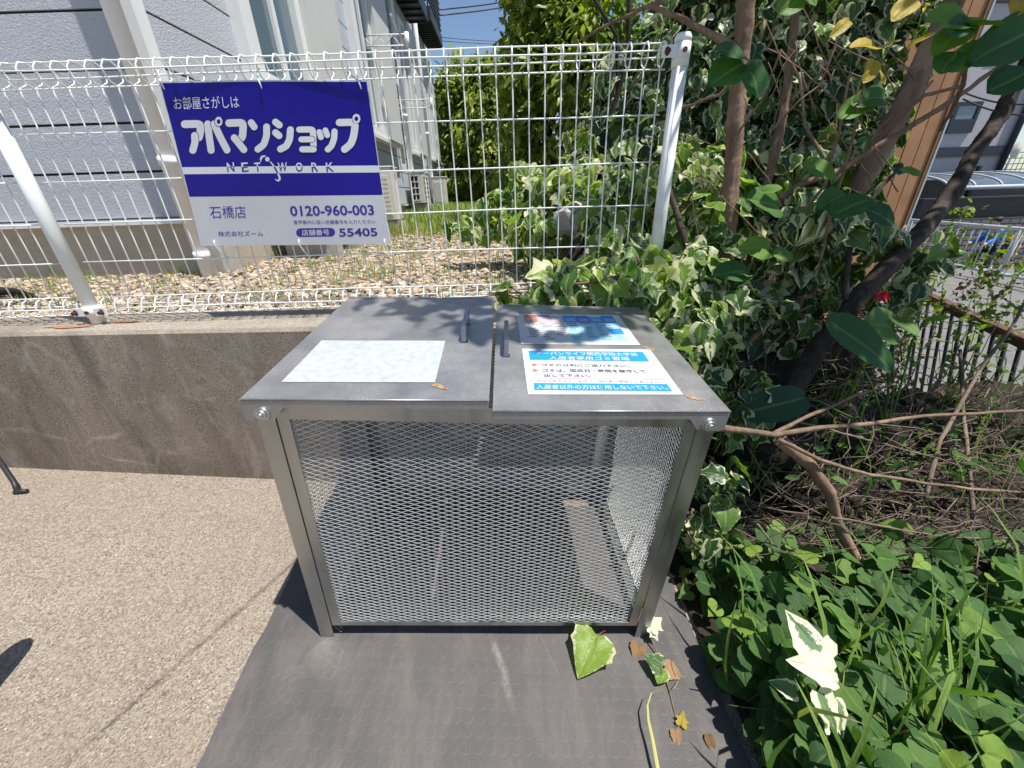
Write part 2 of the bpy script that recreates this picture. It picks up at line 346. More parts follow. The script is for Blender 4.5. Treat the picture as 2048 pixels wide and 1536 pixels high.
# rubber mat under the bin
mb = MB(); ring = [on_ground(590, 1115), on_ground(388, 1545), (-.69, -1.2, gz(-.69, -1.2)), (.52, -1.2, gz(.52, -1.2)), (.505, .40, gz(.505, .40)), (.50, 1.18, gz(.5, 1.18)), (-.755, 1.18, gz(-.755, 1.18))]
nx, ny = 24, 34
for i in range(nx):
    for j in range(ny):
        def mp(a, b):
            y = -1.2 + 2.38 * b / ny; x = (-.70 - .05 * max(0, (y - .39) / .8)) * (1 - a / nx) + .503 * a / nx
            if a == 0: x += .003 * math.sin(y * 19) + .002 * math.sin(y * 47)
            return (x, y, gz(x, y) + .0065 + .0022 * math.sin(x * 7 + 1.3 * y) * math.sin(y * 6.1))
        mb.add([mp(i, j), mp(i + 1, j), mp(i + 1, j + 1), mp(i, j + 1)], [(0, 1, 2, 3)], 0, True)
for j in range(ny):                              # the mat's cut edge
    for a in (0, nx):
        p, q = np.array(mp(a, j)), np.array(mp(a, j + 1)); d = np.array([0, 0, -.0062]); mb.add([p, q, q + d, p + d], [(0, 1, 2, 3)])
t = mb.build('rubber_mat', 'rubber'); tag(t, 'dark grey dusty rubber mat under the steel mesh bin', 'mat')

# concrete retaining wall with a ledge on top
wall = thing('retaining_wall', 'stained concrete retaining wall with pale cracks and a ledge under the white fence', 'wall', (-1, 1.3, -1.05))
mb = MB(); xs = np.linspace(-6, .325, 40)
LED = lambda x: -.3815 - .0055 * (x + 1.8)
prof = []
for x in xs:
    y = wall_y(x); prof.append([(x, y, gz(x, y) - .15), (x, y, LED(x) - .012), (x, y + .012, LED(x)), (x, 1.555, LED(x) + .003), (x, 1.555, -1.3)])
for a, b in zip(prof, prof[1:]):
    for k in range(4): mb.add([a[k], b[k], b[k + 1], a[k + 1]], [(0, 1, 2, 3)])
mb.poly(prof[-1]); mb.poly(prof[0][::-1])
mb.build('wall_face', 'stained_concrete', wall)
mb = MB(); mb.box((.335, 1.40, -1.3), (.60, 1.555, -.47)); mb.build('wall_return', 'stained_concrete', wall)
# rust run-off from the post foot, a thin stain on the ledge
mrust = mat('rust_stain', (.3, .12, .05), .95); n_ = N(mrust); fz = n_.noise(n_.coord((1, 3, 1)), 14, 5, .7)
n_.color(n_.ramp(fz, [(.3, (.34, .27, .2)), (.6, (.33, .13, .05)), (.8, (.2, .06, .03))])); M['rust_stain'] = mrust
mb = MB(); px_, py_ = -1.548, 1.405
def blob(cx, cy, rx, ry, z, k=17):
    return [(cx + rx * math.cos(a) * (1 + .25 * math.sin(5 * a + cx * 9)), cy + ry * math.sin(a) * (1 + .3 * math.sin(3 * a)), z) for a in np.linspace(0, 2 * math.pi, k)[:-1]]
mb.poly(blob(px_ - .07, py_ - .018, .085, .018, LED(px_) + .004)); mb.poly(blob(px_ + .10, py_ + .022, .06, .010, LED(px_) + .005)); mb.build('rust_stain', 'rust_stain', wall)

# yard behind the fence
plain('yard_soil', (.24, .19, .135), .95, .35, 40, bump=.6, bscale=90, dirt=(.7, (.13, .11, .06)))
mb = MB()
def yz(x, y): return YARD - .02 + .012 * math.sin(2.1 * x + .4) * math.sin(1.7 * y) - .0 * y
ys = np.concatenate([np.linspace(1.552, 4, 14), np.linspace(4.4, 22, 18)]); xs_ = np.concatenate([np.linspace(-8, -2, 8), np.linspace(-1.8, 1.3, 16)])
for i in range(len(xs_) - 1):
    for j in range(len(ys) - 1):
        q = [(xs_[a], ys[b], yz(xs_[a], ys[b]) if xs_[a] < 1.5 else yz(xs_[a], ys[b]) - .45 * (xs_[a] - 1.3)) for a, b in ((i, j), (i + 1, j), (i + 1, j + 1), (i, j + 1))]
        mb.add(q, [(0, 1, 2, 3)], 0, True)
tag(mb.build('yard_ground', 'yard_soil'), kind='structure')

# planted bank to the right, falling to the road; one far ground sheet
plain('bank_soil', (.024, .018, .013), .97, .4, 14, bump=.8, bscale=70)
def bank_z(x, y):
    base = gz(x, min(y, 1.6)) + .02
    drop = min(max((x - 2.35 + .05 * (y - 1)) / .8, 0), 1); drop = drop * drop * (3 - 2 * drop)
    return base * (1 - drop) + (-1.69) * drop + .02 * math.sin(9 * x) * math.sin(8 * y + 1)
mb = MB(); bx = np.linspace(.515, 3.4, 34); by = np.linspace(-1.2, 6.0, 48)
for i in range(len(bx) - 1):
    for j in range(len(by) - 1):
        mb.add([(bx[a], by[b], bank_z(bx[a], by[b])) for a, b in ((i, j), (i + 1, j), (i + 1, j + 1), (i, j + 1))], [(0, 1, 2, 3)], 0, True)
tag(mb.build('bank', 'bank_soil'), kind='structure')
m = plain('asphalt', (.16, .155, .15), .9, .15, 4, bump=.5, bscale=160, dirt=(.5, (.24, .21, .18)))
mb = MB(); mb.poly([(3.0, -4, -1.68), (12.5, -4, -1.72), (12.5, 6.4, -1.72), (8.9, 10.4, -1.72), (3.0, 10.4, -1.68)]); mb.add([(12.5, 6.4, -1.72), (8.9, 10.4, -1.72), (8.9, 10.4, -2.9), (12.5, 6.4, -2.9)], [(0, 1, 2, 3)]); tag(mb.build('road', 'asphalt'), kind='structure')
mb = MB(); mb.poly([(3.0, 9.5, -2.72), (40, -6, -2.72), (40, 20, -2.72), (3.0, 20, -2.72)]); tag(mb.build('street', 'asphalt'), kind='structure')
plain('far_ground', (.16, .16, .11), .95, .2, .5)
mb = MB(); mb.poly([(-400, -400, -3.0), (400, -400, -3.0), (400, 600, -2.6), (-400, 600, -3.0)]); tag(mb.build('ground', 'far_ground'), kind='structure')

# ------------------------------------------------------------------ steel mesh refuse bin
FL = on_ground(643, 1277); FR = on_ground(1293, 1277)
EX = FR - FL; BW = float(np.linalg.norm(EX)); EX /= BW; EZ = GN.copy(); EY = np.cross(EZ, EX); EY /= np.linalg.norm(EY)
BD, HF, HB, FOOT = .57, .762, .806, .007
def bp(x, y, z): return FL + EX * x + EY * y + EZ * z
def slope(y): return (HB - HF) * y / BD
bin_ = thing('refuse_bin', 'galvanised steel mesh refuse bin with two lids and paper notices on dark mat', 'refuse bin', FL)
for sx in (0, 1):
    for sy in (0, 1):
        mb = MB(); x0 = 0 if sx == 0 else BW; dx = 1 if sx == 0 else -1; y0 = 0 if sy == 0 else BD; dy = 1 if sy == 0 else -1
        zt = HF - .012 + slope(y0)
        def bb(a, b, c, d):
            mb.box((min(a, b), min(c, d), FOOT), (max(a, b), max(c, d), zt), 0, bp)
        bb(x0, x0 + dx * .036, y0, y0 + dy * .0022); bb(x0, x0 + dx * .0022, y0 + dy * .0023, y0 + dy * .036)
        mb.box((x0 if dx > 0 else x0 - .034, y0 if dy > 0 else y0 - .034, FOOT - .004), (x0 + .034 if dx > 0 else x0, y0 + .034 if dy > 0 else y0, FOOT - .0005), 0, bp)
        mb.build('leg', 'galvanised', bin_)
# expanded metal: zigzag strands with a slanted section
def expanded(mb, fn, u0, u1, v0, v1, lw=.0305, sw=.0122, strand=.0017, thick=.0002, th=.0011):
    """fn(u, v, d) -> 3D; diamonds lw long (along u) and sw high (along v)"""
    rows = int((v1 - v0) / (sw / 2)); cols = int((u1 - u0) / (lw / 2)); hu = (u1 - u0) / cols; hv = (v1 - v0) / rows
    for r in range(rows):
        for c in range(cols):
            a = (u0 + c * hu, v0 + r * hv) if (r + c) % 2 == 0 else (u0 + c * hu, v0 + (r + 1) * hv)
            b = (u0 + (c + 1) * hu, v0 + (r + 1) * hv) if (r + c) % 2 == 0 else (u0 + (c + 1) * hu, v0 + r * hv)
            du, dv = b[0] - a[0], b[1] - a[1]; L = math.hypot(du, dv); nu, nv = -dv / L * strand / 2, du / L * strand / 2
            if nv < 0: nu, nv = -nu, -nv
            t = thick
            vs = [fn(a[0] - nu, a[1] - nv, t), fn(b[0] - nu, b[1] - nv, t), fn(b[0] + nu, b[1] + nv, -t), fn(a[0] + nu, a[1] + nv, -t),
                  fn(a[0] - nu, a[1] - nv, t + th), fn(b[0] - nu, b[1] - nv, t + th), fn(b[0] + nu, b[1] + nv, -t + th), fn(a[0] + nu, a[1] + nv, -t + th)]
            mb.add(vs, [(0, 1, 2, 3), (7, 6, 5, 4), (3, 2, 6, 7), (1, 0, 4, 5)])
def panel(name, fn, U, V0, V1a, V1b, th=.0012):
    """framed expanded-metal panel: frame mesh part with the mesh as its sub-part"""
    f = MB(); w_ = .024
    def fb(u0, u1, v0, v1, d0=-.0012, d1=.0215):
        f.box((u0, v0, d0), (u1, v1, d1), 0, lambda a, b, c: fn(a, b, c))
    fb(0, w_, V0, V1a, d1=.0012); fb(U - w_, U, V0, V1a, d1=.0012); fb(w_ + .0004, U - w_ - .0004, V0, V0 + .014, d1=.0012); fb(w_ + .0004, U - w_ - .0004, V1a - .034, V1a, d1=.0012)
    fb(w_ + .0004, U - w_ - .0004, V0 - .0005, V0 + .002, d0=.0016, d1=.022)
    fo = f.build(name, 'galvanised', bin_)
    e = MB(); expanded(e, lambda u, v, d: fn(u, v, d + .0035), w_ - .004, U - w_ + .004, V0 + .010, V1a - .030, th=th)
    e.build('wire_mesh', 'mesh_steel', fo, recalc=False); return fo
panel('front_panel', lambda u, v, d: bp(.0375 + u, .004 + d, v), BW - .075, .055, HF - .016, 0)
panel('back_panel', lambda u, v, d: bp(.0375 + u, BD - .004 - d, v), BW - .075, .055, HB - .020, 0)
panel('side_panel', lambda u, v, d: bp(.004 + d, .0375 + u, v), BD - .075, .055, HF - .012, 0, .0004)
panel('side_panel', lambda u, v, d: bp(BW - .004 - d, .0375 + u, v), BD - .075, .055, HF - .012, 0, .0004)
# lids: hinged at the outer sides, the left one standing slightly open
def lid(sgn):
    """returns the mapping of lid coordinates (s from the hinge side 0..W2, y, h above the lid plane)"""
    W2 = BW / 2 + .0125
    rise_f, rise_b = (.011, .018) if sgn < 0 else (-.0125, -.006)
    def fn(s, y, h):
        x = -.014 + s if sgn < 0 else BW + .014 - s
        return bp(x, y, HF + slope(y) + (rise_f + (rise_b - rise_f) * y / BD) * s / W2 + h)
    return fn, W2
for sgn in (-1, 1):
    fn, W2 = lid(sgn); y0, y1 = -.012, BD + .010
    W2 -= .003 if sgn < 0 else .0015
    mb = MB(); g = 10
    for i in range(g):                                  # plate, very slightly crowned
        for j in range(g):
            vs = []
            for a, b in ((i, j), (i + 1, j), (i + 1, j + 1), (i, j + 1)):
                u, v = a / g, b / g; vs.append(fn(W2 * u, y0 + (y1 - y0) * v, .0003 * math.sin(math.pi * u) * math.sin(math.pi * v)))
            mb.add(vs, [(0, 1, 2, 3)], 0, True)
    th = .0016
    mb.box((0, y0, -.0024), (W2, y1, -.0014), 0, fn)     # underside sheet
    # front and back skirts with the deeper ear at the hinge corner
    sk = [(.002, -.0003), (W2 - .001, -.0003), (W2 - .001, -.0175), (.078, -.0175), (.058, -.042), (.012, -.046), (.002, -.040)]
    for yy, e in ((y0, th), (y1 - th, th)):
        ring = [fn(a, yy, h) for a, h in sk]; mb.prism(ring, EY * e)
    for s in (0.0003, W2 - th):                          # side skirts
        mb.prism([fn(s, y0 + .002, -.0006), fn(s, y1 - .002, -.0006), fn(s, y1 - .002, -.019), fn(s, y0 + .002, -.019)], EX * (th if sgn < 0 else -th))
    mb.tube([fn(.004, y0 + .0005, .0006), fn(W2 - .002, y0 + .0005, .0006)], .0021, 8); mb.tube([fn(.004, y1 - .0005, .0006), fn(W2 - .002, y1 - .0005, .0006)], .0021, 8)
    lo = mb.build('lid', 'lid_steel', bin_)
    if sgn < 0: lo['label'] = 'left lid standing slightly open with a blank white sheet'
    else: lo['label'] = 'right lid carrying two printed notices'
    # hinge bolt
    mb = MB(); b0 = fn(.0375 if sgn < 0 else .0375, y0, -.029)
    mb.tube([b0, b0 - EY * .004], .0145, 18); mb.tube([b0 - EY * .0042, b0 - EY * .0085], [.0105, .0095], 14); mb.tube([b0 - EY * .0087, b0 - EY * .0125], [.0055, .0045], 10)
    mb.build('hinge_bolt', 'bolt_steel', lo)
    # handle: a square bar standing on two feet
    hp = [(930, 640, 700), (1009, 645, 715)][0 if sgn < 0 else 1]
    P0, nn = fn(.1, .1, 0), EZ
    a = at_plane(hp[0] - (2 if sgn < 0 else -3), hp[2], P0, nn); q = a - FL; yA = float(q @ EY); xA = float(q @ EX)
    s_ = xA + .014 if sgn < 0 else BW + .014 - xA
    mb = MB(); y_a, y_b = yA - .002, yA + .125
    mb.box((s_ - .0055, y_a, .030), (s_ + .0055, y_b, .043), 0, fn)
    mb.box((s_ - .0055, y_a, .0018), (s_ + .0055, y_a + .010, .0298), 0, fn); mb.box((s_ - .0055, y_b - .010, .0018), (s_ + .0055, y_b, .0298), 0, fn)
    mb.box((s_ - .010, y_a - .004, .0008), (s_ + .010, y_a + .014, .0016), 0, fn); mb.box((s_ - .010, y_b - .014, .0008), (s_ + .010, y_b + .004, .0016), 0, fn)
    mb.build('handle', 'handle_steel', lo, bevel=.0012)
    P0 = fn(W2 / 2, BD / 2, 0); pa, pb, pc = fn(0, 0, 0), fn(W2, 0, 0), fn(W2, BD, 0); pn = np.cross(pb - pa, pc - pa); pn /= np.linalg.norm(pn)
    if pn[2] < 0: pn = -pn
    T = lambda px, py: at_plane(px, py, P0, pn)
    def on_lid(P, h):                                   # the point of the (slightly twisted) lid nearest a measured point
        q = np.array(P) - FL; x = float(q @ EX); return fn(x + .014 if sgn < 0 else BW + .014 - x, float(q @ EY), h)
    def sheet(corners, name, label, mats):
        """paper in a clear sleeve, glued to the lid"""
        q = [T(*c) for c in corners]; s = MB(); f = quad_map(q); k = 8
        for i in range(k):
            for j in range(k):
                vs = []
                for a_, b_ in ((i, j), (i + 1, j), (i + 1, j + 1), (i, j + 1)):
                    u, v = a_ / k, b_ / k; vs.append(on_lid(f(u, v), .0012 + .0003 * math.sin(9 * u + 2) * math.sin(7 * v)))
                s.add(vs, [(0, 1, 2, 3)], 0, True)
        return s, f
    if sgn < 0:
        s, f = sheet([(643, 681), (891, 683), (870, 767), (563, 766)], 'blank', '', 0); o = s.build('notice_sheet', ['blank_paper'], lo); o['label'] = 'blank faded white sheet'
    else:
        s, f = sheet([(1033, 629), (1237, 629), (1281, 690), (1042, 690)], 'cal', '', 0); n3 = pn
        def rect(u0, u1, v0, v1, mi, lift=.0018): s.poly([on_lid(f(u0, v0), lift), on_lid(f(u1, v0), lift), on_lid(f(u1, v1), lift), on_lid(f(u0, v1), lift)], mi)
        cols = [3, 5, 5, 1, 7, 1, 1]; tops = [4, 7, 0, 1, 1, 0, 1]
        for i in range(7):                              # collection calendar: header cells and columns of small print
            u0 = .065 + i * .124; rect(u0, u0 + .120, .90, .955, tops[i] if tops[i] else 6); rect(u0, u0 + .120, .70, .893, cols[i])
            if i == 6: rect(u0, u0 + .12, .50, .69, 6); rect(u0, u0 + .12, .32, .49, 1); rect(u0, u0 + .12, .10, .31, 6)
            elif i > 2: rect(u0, u0 + .12, .10, .69, 6, .00155)
            for r in range(9):
                if random.random() < .72:
                    a_ = u0 + .012 + random.random() * .02; b_ = a_ + .04 + random.random() * .05; v = .64 - r * .062
                    x = a_
                    while x < b_:
                        wd = .006 + random.random() * .007; rect(x, x + wd, v + random.random() * .012, v + .026, 2, .0021); x += wd + .004
            for r in range(2):
                x = u0 + .02
                while x < u0 + .10:
                    wd = .008 + random.random() * .008; rect(x, x + wd, .80 - r * .055, .835 - r * .055, 0, .0021); x += wd + .005
        o = s.build('notice_sheet', ['paper', 'print_blue', 'print_dark', 'print_orange', 'print_red', 'print_pink', 'print_sky', 'print_navy'], lo, recalc=False); o['label'] = 'coloured collection calendar in small print'
        s, f = sheet([(1044, 699), (1300, 699), (1366, 791), (1056, 791)], 'rules', '', 0)
        def prect(c, mi, lift=.0018): s.poly([on_lid(T(*p), lift) for p in c[::-1]], mi)
        Z = lambda x, y: (1000 + x / 4.452, 610 + y / 4.452)
        prect([Z(252, 416), Z(1270, 420), Z(1328, 508), Z(266, 496)], 1); prect([Z(300, 705), Z(1482, 712), Z(1532, 778), Z(304, 768)], 1)
        prect([Z(292, 660), Z(1450, 668), Z(1453, 672), Z(292, 664)], 5)
        for a_ in ((286, 528, 555), (292, 578, 605)):
            prect([Z(a_[0], a_[1]), Z(a_[0] + 50, (a_[1] + a_[2]) / 2), Z(a_[0] + 4, a_[2])], 4)
        def tx(st, c, mi, bold=.010): text_into(s, st, [T(*Z(*p)) for p in c], mi, 0.0, n3, bold, None, lambda P: on_lid(P, .0022))
        tx('アーバンライフ関西学院大学前', [(316, 424), (1212, 430), (1230, 462), (322, 454)], 0)
        tx('入居者専用ゴミ置場', [(436, 464), (1140, 468), (1160, 502), (436, 496)], 0)
        tx('ゴミの分別にご協力下さい。', [(366, 532), (1140, 538), (1160, 562), (372, 556)], 2)
        tx('ゴミは、回収日・時間を厳守して', [(376, 578), (1285, 584), (1306, 612), (380, 606)], 2)
        tx('出して下さい。', [(392, 624), (800, 627), (806, 654), (394, 651)], 2)
        tx('みなさまでマナーを守り、住み良い環境にしましょう！', [(328, 676), (1420, 684), (1436, 704), (330, 696)], 4, 0)
        tx('入居者以外の方は使用しないで下さい。', [(326, 722), (1464, 726), (1500, 766), (322, 760)], 0)
        o = s.build('notice_sheet', ['paper', 'print_blue', 'print_dark', 'print_orange', 'print_red', 'print_pink'], lo, recalc=False); o['label'] = 'blue and white notice with house rules for the refuse bin'
    # rust scabs near the corners
    spots = [(880, 775, 17, 4.5)] if sgn < 0 else [(1385, 797, 20, 3.2), (1298, 697, 13, 2.6)]
    scabs = []
    for cx, cy, rx, ry in spots:
        mb = MB(); scabs.append(mb)
        ring = [on_lid(T(cx + rx * math.cos(a) * (1 + .2 * math.sin(3 * a + cx)) + .35 * ry * math.sin(a), cy + ry * math.sin(a) + .28 * rx * math.cos(a)), .0011) for a in np.linspace(0, 2 * math.pi, 19)[:-1]]
        mb.poly(ring[::-1])
    if 'scab' not in M:
        ms = mat('scab', (.4, .2, .08), .9); n_ = N(ms); n_.color(n_.ramp(n_.noise(n_.coord(), 120, 4, .7), [(.32, (.34, .32, .28)), (.5, (.36, .20, .08)), (.68, (.14, .06, .03))])); M['scab'] = ms
    for mb in scabs: mb.build('rust_patch', 'scab', lo)

# ------------------------------------------------------------------ white mesh fence
FY = 1.45
fence = thing('mesh_fence', 'white welded wire mesh fence with round posts along the concrete ledge', 'fence', (-.5, FY, LED(-.5)))
def vwire(mb, x, top=True):
    r = .0023
    pts = [(0, -.300), (0, -.1), (0, .1), (0, .325), (.004, .338), (.026, .350), (.033, .368), (.024, .388), (.004, .398), (-.018, .394), (-.031, .378), (-.031, .358), (-.020, .342), (-.003, .335)]
    low = [(0, -.290), (.016, -.298), (.026, -.314), (.024, -.336), (.008, -.351), (-.014, -.350), (-.028, -.335), (-.029, -.314), (-.018, -.298), (-.002, -.291)]
    mb.tube([(x, FY + a, z) for a, z in pts], r, 5); mb.tube([(x, FY + a, z) for a, z in low], r, 5)
HW = [(.0, .3955), (-.034, .369), (.030, .366), (-.006, .3315), (-.0042, .219), (-.0042, .0886), (-.0042, -.038), (-.0042, -.165), (-.0042, -.2875), (-.0315, -.325), (.0285, -.325), (-.004, -.3535)]
def wire_panel(x0, x1):
    mb = MB(); k = int(round((x1 - x0) / .05)); 
    for i in range(k + 1): vwire(mb, x0 + (x1 - x0) * i / k)
    for i, (a, z) in enumerate(HW):
        if i == 4: pass
        n = 8; mb.tube([(x0 - .012 + (x1 - x0 + .024) * j / n, FY + a + .0012 * math.sin(j * 1.9 + i), z + .0016 * math.sin(j * 1.3 + 2 * i)) for j in range(n + 1)], .0023, 5)
    return mb.build('wire_panel', 'fence_white', fence)
XPL, XPR = -1.548, .527
p1 = wire_panel(XPL + .045, XPR - .05); p2 = wire_panel(-3.5, XPL - .045)
def post(x, base, brk):
    mb = MB(); mb.tube([(x, FY - .022, base), (x, FY - .022, .39)], .0215, 20); o = mb.build('post', 'fence_white', fence)
    mb = MB(); mb.tube([(x, FY - .022, .388), (x, FY - .022, .400), (x, FY - .022, .408), (x, FY - .022, .411)], [.0238, .0238, .019, .008], 20)
    mb.tube([(x, FY - .022, .33), (x, FY - .022, .3715)], .0245, 20); mb.build('post_cap', 'fence_white', o)
    for zb in ((.366, -.335) if brk else (.366,)):
        mb = MB(); mb.tube([(x, FY - .022, zb - .02), (x, FY - .022, zb + .02)], .0248, 18); rs = []
        for s in ((-1, 1) if brk else (-1,)):
            mb.box((min(x + s * .02, x + s * .062), FY - .040, zb - .015), (max(x + s * .02, x + s * .062), FY - .035, zb + .014))
            rr = MB(); rs.append(rr); rr.add([(x + s * .048 + .008 * math.cos(a), FY - .0412, zb - .001 + .011 * math.sin(a)) for a in np.linspace(0, 6.283, 11)[:-1]], [tuple(range(10))])
            rr.tube([(x + s * .048, FY - .043, zb - .002), (x + s * .048, FY - .052, zb - .002)], .007, 8)
        rr = MB(); rs.append(rr); rr.tube([(x, FY - .0455, zb), (x, FY - .0515, zb)], .0065, 8)
        b = mb.build('bracket', 'fence_white', o)
        for rr in rs: rr.build('rusty_bolt', 'rust', b)
post(XPL, LED(XPL) + .004, True); post(XPR, -.44, False)

# ------------------------------------------------------------------ estate agent's board hung on the fence
SY = 1.428
SQ = [at_y(318, 163, SY), at_y(734, 160, SY), at_y(781, 488, SY), at_y(402, 492, SY)]
board = thing('sign_board', 'blue and grey enamelled advertising board tied to the white mesh fence', 'sign', tuple(SQ[3]))
f = quad_map(SQ); mb = MB()
def bow(u, v): return np.array([0, -.006 * math.sin(math.pi * u) ** 2 * (.3 + .7 * v) + .0015 * math.sin(5 * u + 3 * v), 0])
def srf(P):                                           # point of the bowed face from a plane point (inverse of the quad map, two steps)
    u, v = .5, .5
    for _ in range(6):
        e = np.array(P) - f(u, v); du = (f(u + .01, v) - f(u, v)) / .01; dv = (f(u, v + .01) - f(u, v)) / .01
        A = np.array([[du[0], dv[0]], [du[2], dv[2]]]); s_ = np.linalg.solve(A, [e[0], e[2]]); u += s_[0]; v += s_[1]
    return np.array(P) + bow(u, v)
def Zs(zx, zy): return srf(at_y(320 + zx / 4.357, 160 + zy / 4.357, SY))
k = 48
def band(v0, v1, mi, lift=0.0, u0=0.0, u1=1.0, kv=6):
    for i in range(k):
        for j in range(kv):
            vs = []
            for a, b in ((i, j), (i + 1, j), (i + 1, j + 1), (i, j + 1)):
                u = u0 + (u1 - u0) * a / k; v = v0 + (v1 - v0) * b / kv; vs.append(f(u, v) + bow(u, v) - np.array([0, lift, 0]))
            mb.add(vs, [(0, 1, 2, 3)], mi, True)
def v_of(zy): P = at_y(320 + 1000 / 4.357, 160 + zy / 4.357, SY); a, b = f(.5, 0), f(.5, 1); return float((P[2] - a[2]) / (b[2] - a[2]))
band(0, 1, 0)
for v in (0, 1):
    for i in range(k):
        a, b = i / k, (i + 1) / k; e = np.array([0, .0025, 0]); p, q = f(a, v) + bow(a, v), f(b, v) + bow(b, v); mb.add([p, q, q + e, p + e], [(0, 1, 2, 3)], 0)
band(v_of(1013), .992, 1, .00012, .004, .996); band(v_of(815), v_of(754), 2, .00019, .004, .996, 2)
mb.build('panel', ['sign_grey', 'sign_blue', 'letter_white'], board, recalc=False)
mb = MB(); YN = np.array([0, -1.0, 0])
def stroke(zs, wz, closed=False):
    """one rounded brush stroke of the big letters: dark rim below, white above (zoomed photo pixels)"""
    global lift_n
    def outline(r):
        P = [np.array(p, float) for p in zs]; L = []; R = []
        # smooth the path
        Q = []
        for i in range(len(P) - 1):
            for t in np.linspace(0, 1, 7)[:-1]: Q.append(lerp(P[i], P[i + 1], t))
        Q.append(P[-1])
        for _ in range(3): Q = [Q[0]] + [(Q[i - 1] + 2 * Q[i] + Q[i + 1]) / 4 for i in range(1, len(Q) - 1)] + [Q[-1]]
        for i, p in enumerate(Q):
            t = Q[min(i + 1, len(Q) - 1)] - Q[max(i - 1, 0)]; t /= np.linalg.norm(t) + 1e-9; nn = np.array([-t[1], t[0]]); L.append(p + nn * r); R.append(p - nn * r)
        t1 = Q[-1] - Q[-2]; a1 = math.atan2(t1[1], t1[0]); t0 = Q[0] - Q[1]; a0 = math.atan2(t0[1], t0[0])
        end = [Q[-1] + r * np.array([math.cos(a1 + a), math.sin(a1 + a)]) for a in np.linspace(math.pi / 2, -math.pi / 2, 9)[1:-1]]
        st = [Q[0] + r * np.array([math.cos(a0 + a), math.sin(a0 + a)]) for a in np.linspace(math.pi / 2, -math.pi / 2, 9)[1:-1]]
        return L, R, st, end
    for r, mi, base in ((wz / 2 + 4, 1, .00027), (wz / 2 - 1.5, 0, .00027)):
        L, R, st, end = outline(r); lift_n += .00003; off = YN * (base + lift_n)
        V = lambda p: Zs(*p) + off
        for i in range(len(L) - 1): mb.add([V(L[i]), V(L[i + 1]), V(R[i + 1]), V(R[i])], [(0, 1, 2, 3)], mi)
        for cap, a, b in ((end, L[-1], R[-1]), (st, R[0], L[0])): mb.poly([V(a)] + [V(p) for p in cap] + [V(b)], mi)
def ringz(cx, cy, ro, ri):
    global lift_n
    for r0_, r1_, mi, base in ((0, ro + 6, 1, .00055), (ri, ro, 0, .00066), (0, ri, 2, .00068)):
        lift_n += .00003; off = YN * (base + lift_n - .0003); kk = 20
        for i in range(kk):
            a, b = 2 * math.pi * i / kk, 2 * math.pi * (i + 1) / kk; c = lambda r, t: Zs(cx + r * .93 * math.cos(t), cy + r * 1.15 * math.sin(t)) + off
            if r0_ == 0: mb.poly([c(r1_, a), c(r1_, b), Zs(cx, cy) + off], mi)
            else: mb.poly([c(r0_, a), c(r1_, a), c(r1_, b), c(r0_, b)], mi)
lift_n = 0.0
stroke([(215, 385), (330, 383), (352, 392), (356, 440), (340, 500)], 70); stroke([(302, 485), (306, 540), (285, 612)], 66)      # a
stroke([(420, 385), (432, 500), (447, 612)], 66); stroke([(478, 385), (530, 500), (588, 610)], 66); ringz(518, 364, 36, 18)      # pa
stroke([(610, 378), (725, 374), (736, 400), (728, 500), (700, 520)], 68); stroke([(655, 505), (700, 560), (738, 608)], 64)            # ma
stroke([(806, 375), (832, 412)], 62); stroke([(940, 412), (940, 490), (915, 565), (862, 605)], 62)                                      # n
stroke([(1018, 370), (1050, 396)], 62); stroke([(1018, 462), (1048, 488)], 62); stroke([(1146, 436), (1140, 520), (1110, 580), (1060, 604)], 62)  # shi
stroke([(1222, 435), (1330, 433), (1340, 450), (1345, 604)], 56); stroke([(1240, 520), (1330, 519)], 54); stroke([(1248, 606), (1345, 606)], 56)   # yo
stroke([(1394, 455), (1408, 500)], 52); stroke([(1446, 440), (1462, 482)], 52); stroke([(1524, 450), (1522, 510), (1500, 575), (1468, 606)], 56)      # tsu
stroke([(1566, 372), (1690, 368), (1702, 390), (1690, 490), (1665, 560), (1612, 604)], 66); ringz(1712, 338, 37, 18)                       # pu
mb.build('lettering', ['letter_white', 'letter_rim', 'sign_blue'], board, recalc=False); mb = MB()
def st_text(s, c, mi, bold=.0, clip=None, lift=.00042): 
    q = [at_y(320 + p[0] / 4.357, 160 + p[1] / 4.357, SY) for p in c]; text_into(mb, s, q, mi, lift, YN, bold, clip, srf)
st_text('お部屋さがしは', [(112, 148), (690, 142), (706, 248), (126, 258)], 0, .0)
for ch, x0, x1 in (('N', 582, 655), ('E', 712, 778), ('T', 826, 888), ('W', 1032, 1120), ('O', 1186, 1254), ('R', 1322, 1386), ('K', 1448, 1520)):
    c = [(x0, 722), (x1 - 8, 718), (x1, 798), (x0 + 8, 804)]
    st_text(ch, c, 0, .012, ('above', .56)); st_text(ch, c, 1, .012, ('below', .56))
st_text('石橋店', [(425, 1098), (742, 1096), (754, 1202), (440, 1208)], 1, .0); st_text('株式会社ズーム', [(502, 1318), (892, 1314), (902, 1360), (508, 1364)], 1, .004)
st_text('0120-960-003', [(1132, 1096), (1858, 1086), (1872, 1178), (1144, 1188)], 1, .022); st_text('音声案内に従い店舗番号を入力ください', [(1165, 1222), (1872, 1216), (1882, 1252), (1168, 1258)], 1, .004)
st_text('55405', [(1560, 1292), (1888, 1288), (1900, 1360), (1566, 1366)], 1, .022)
pill = [Zs(1228 - 40 * math.cos(a) if a else 0, 0) for a in ()]
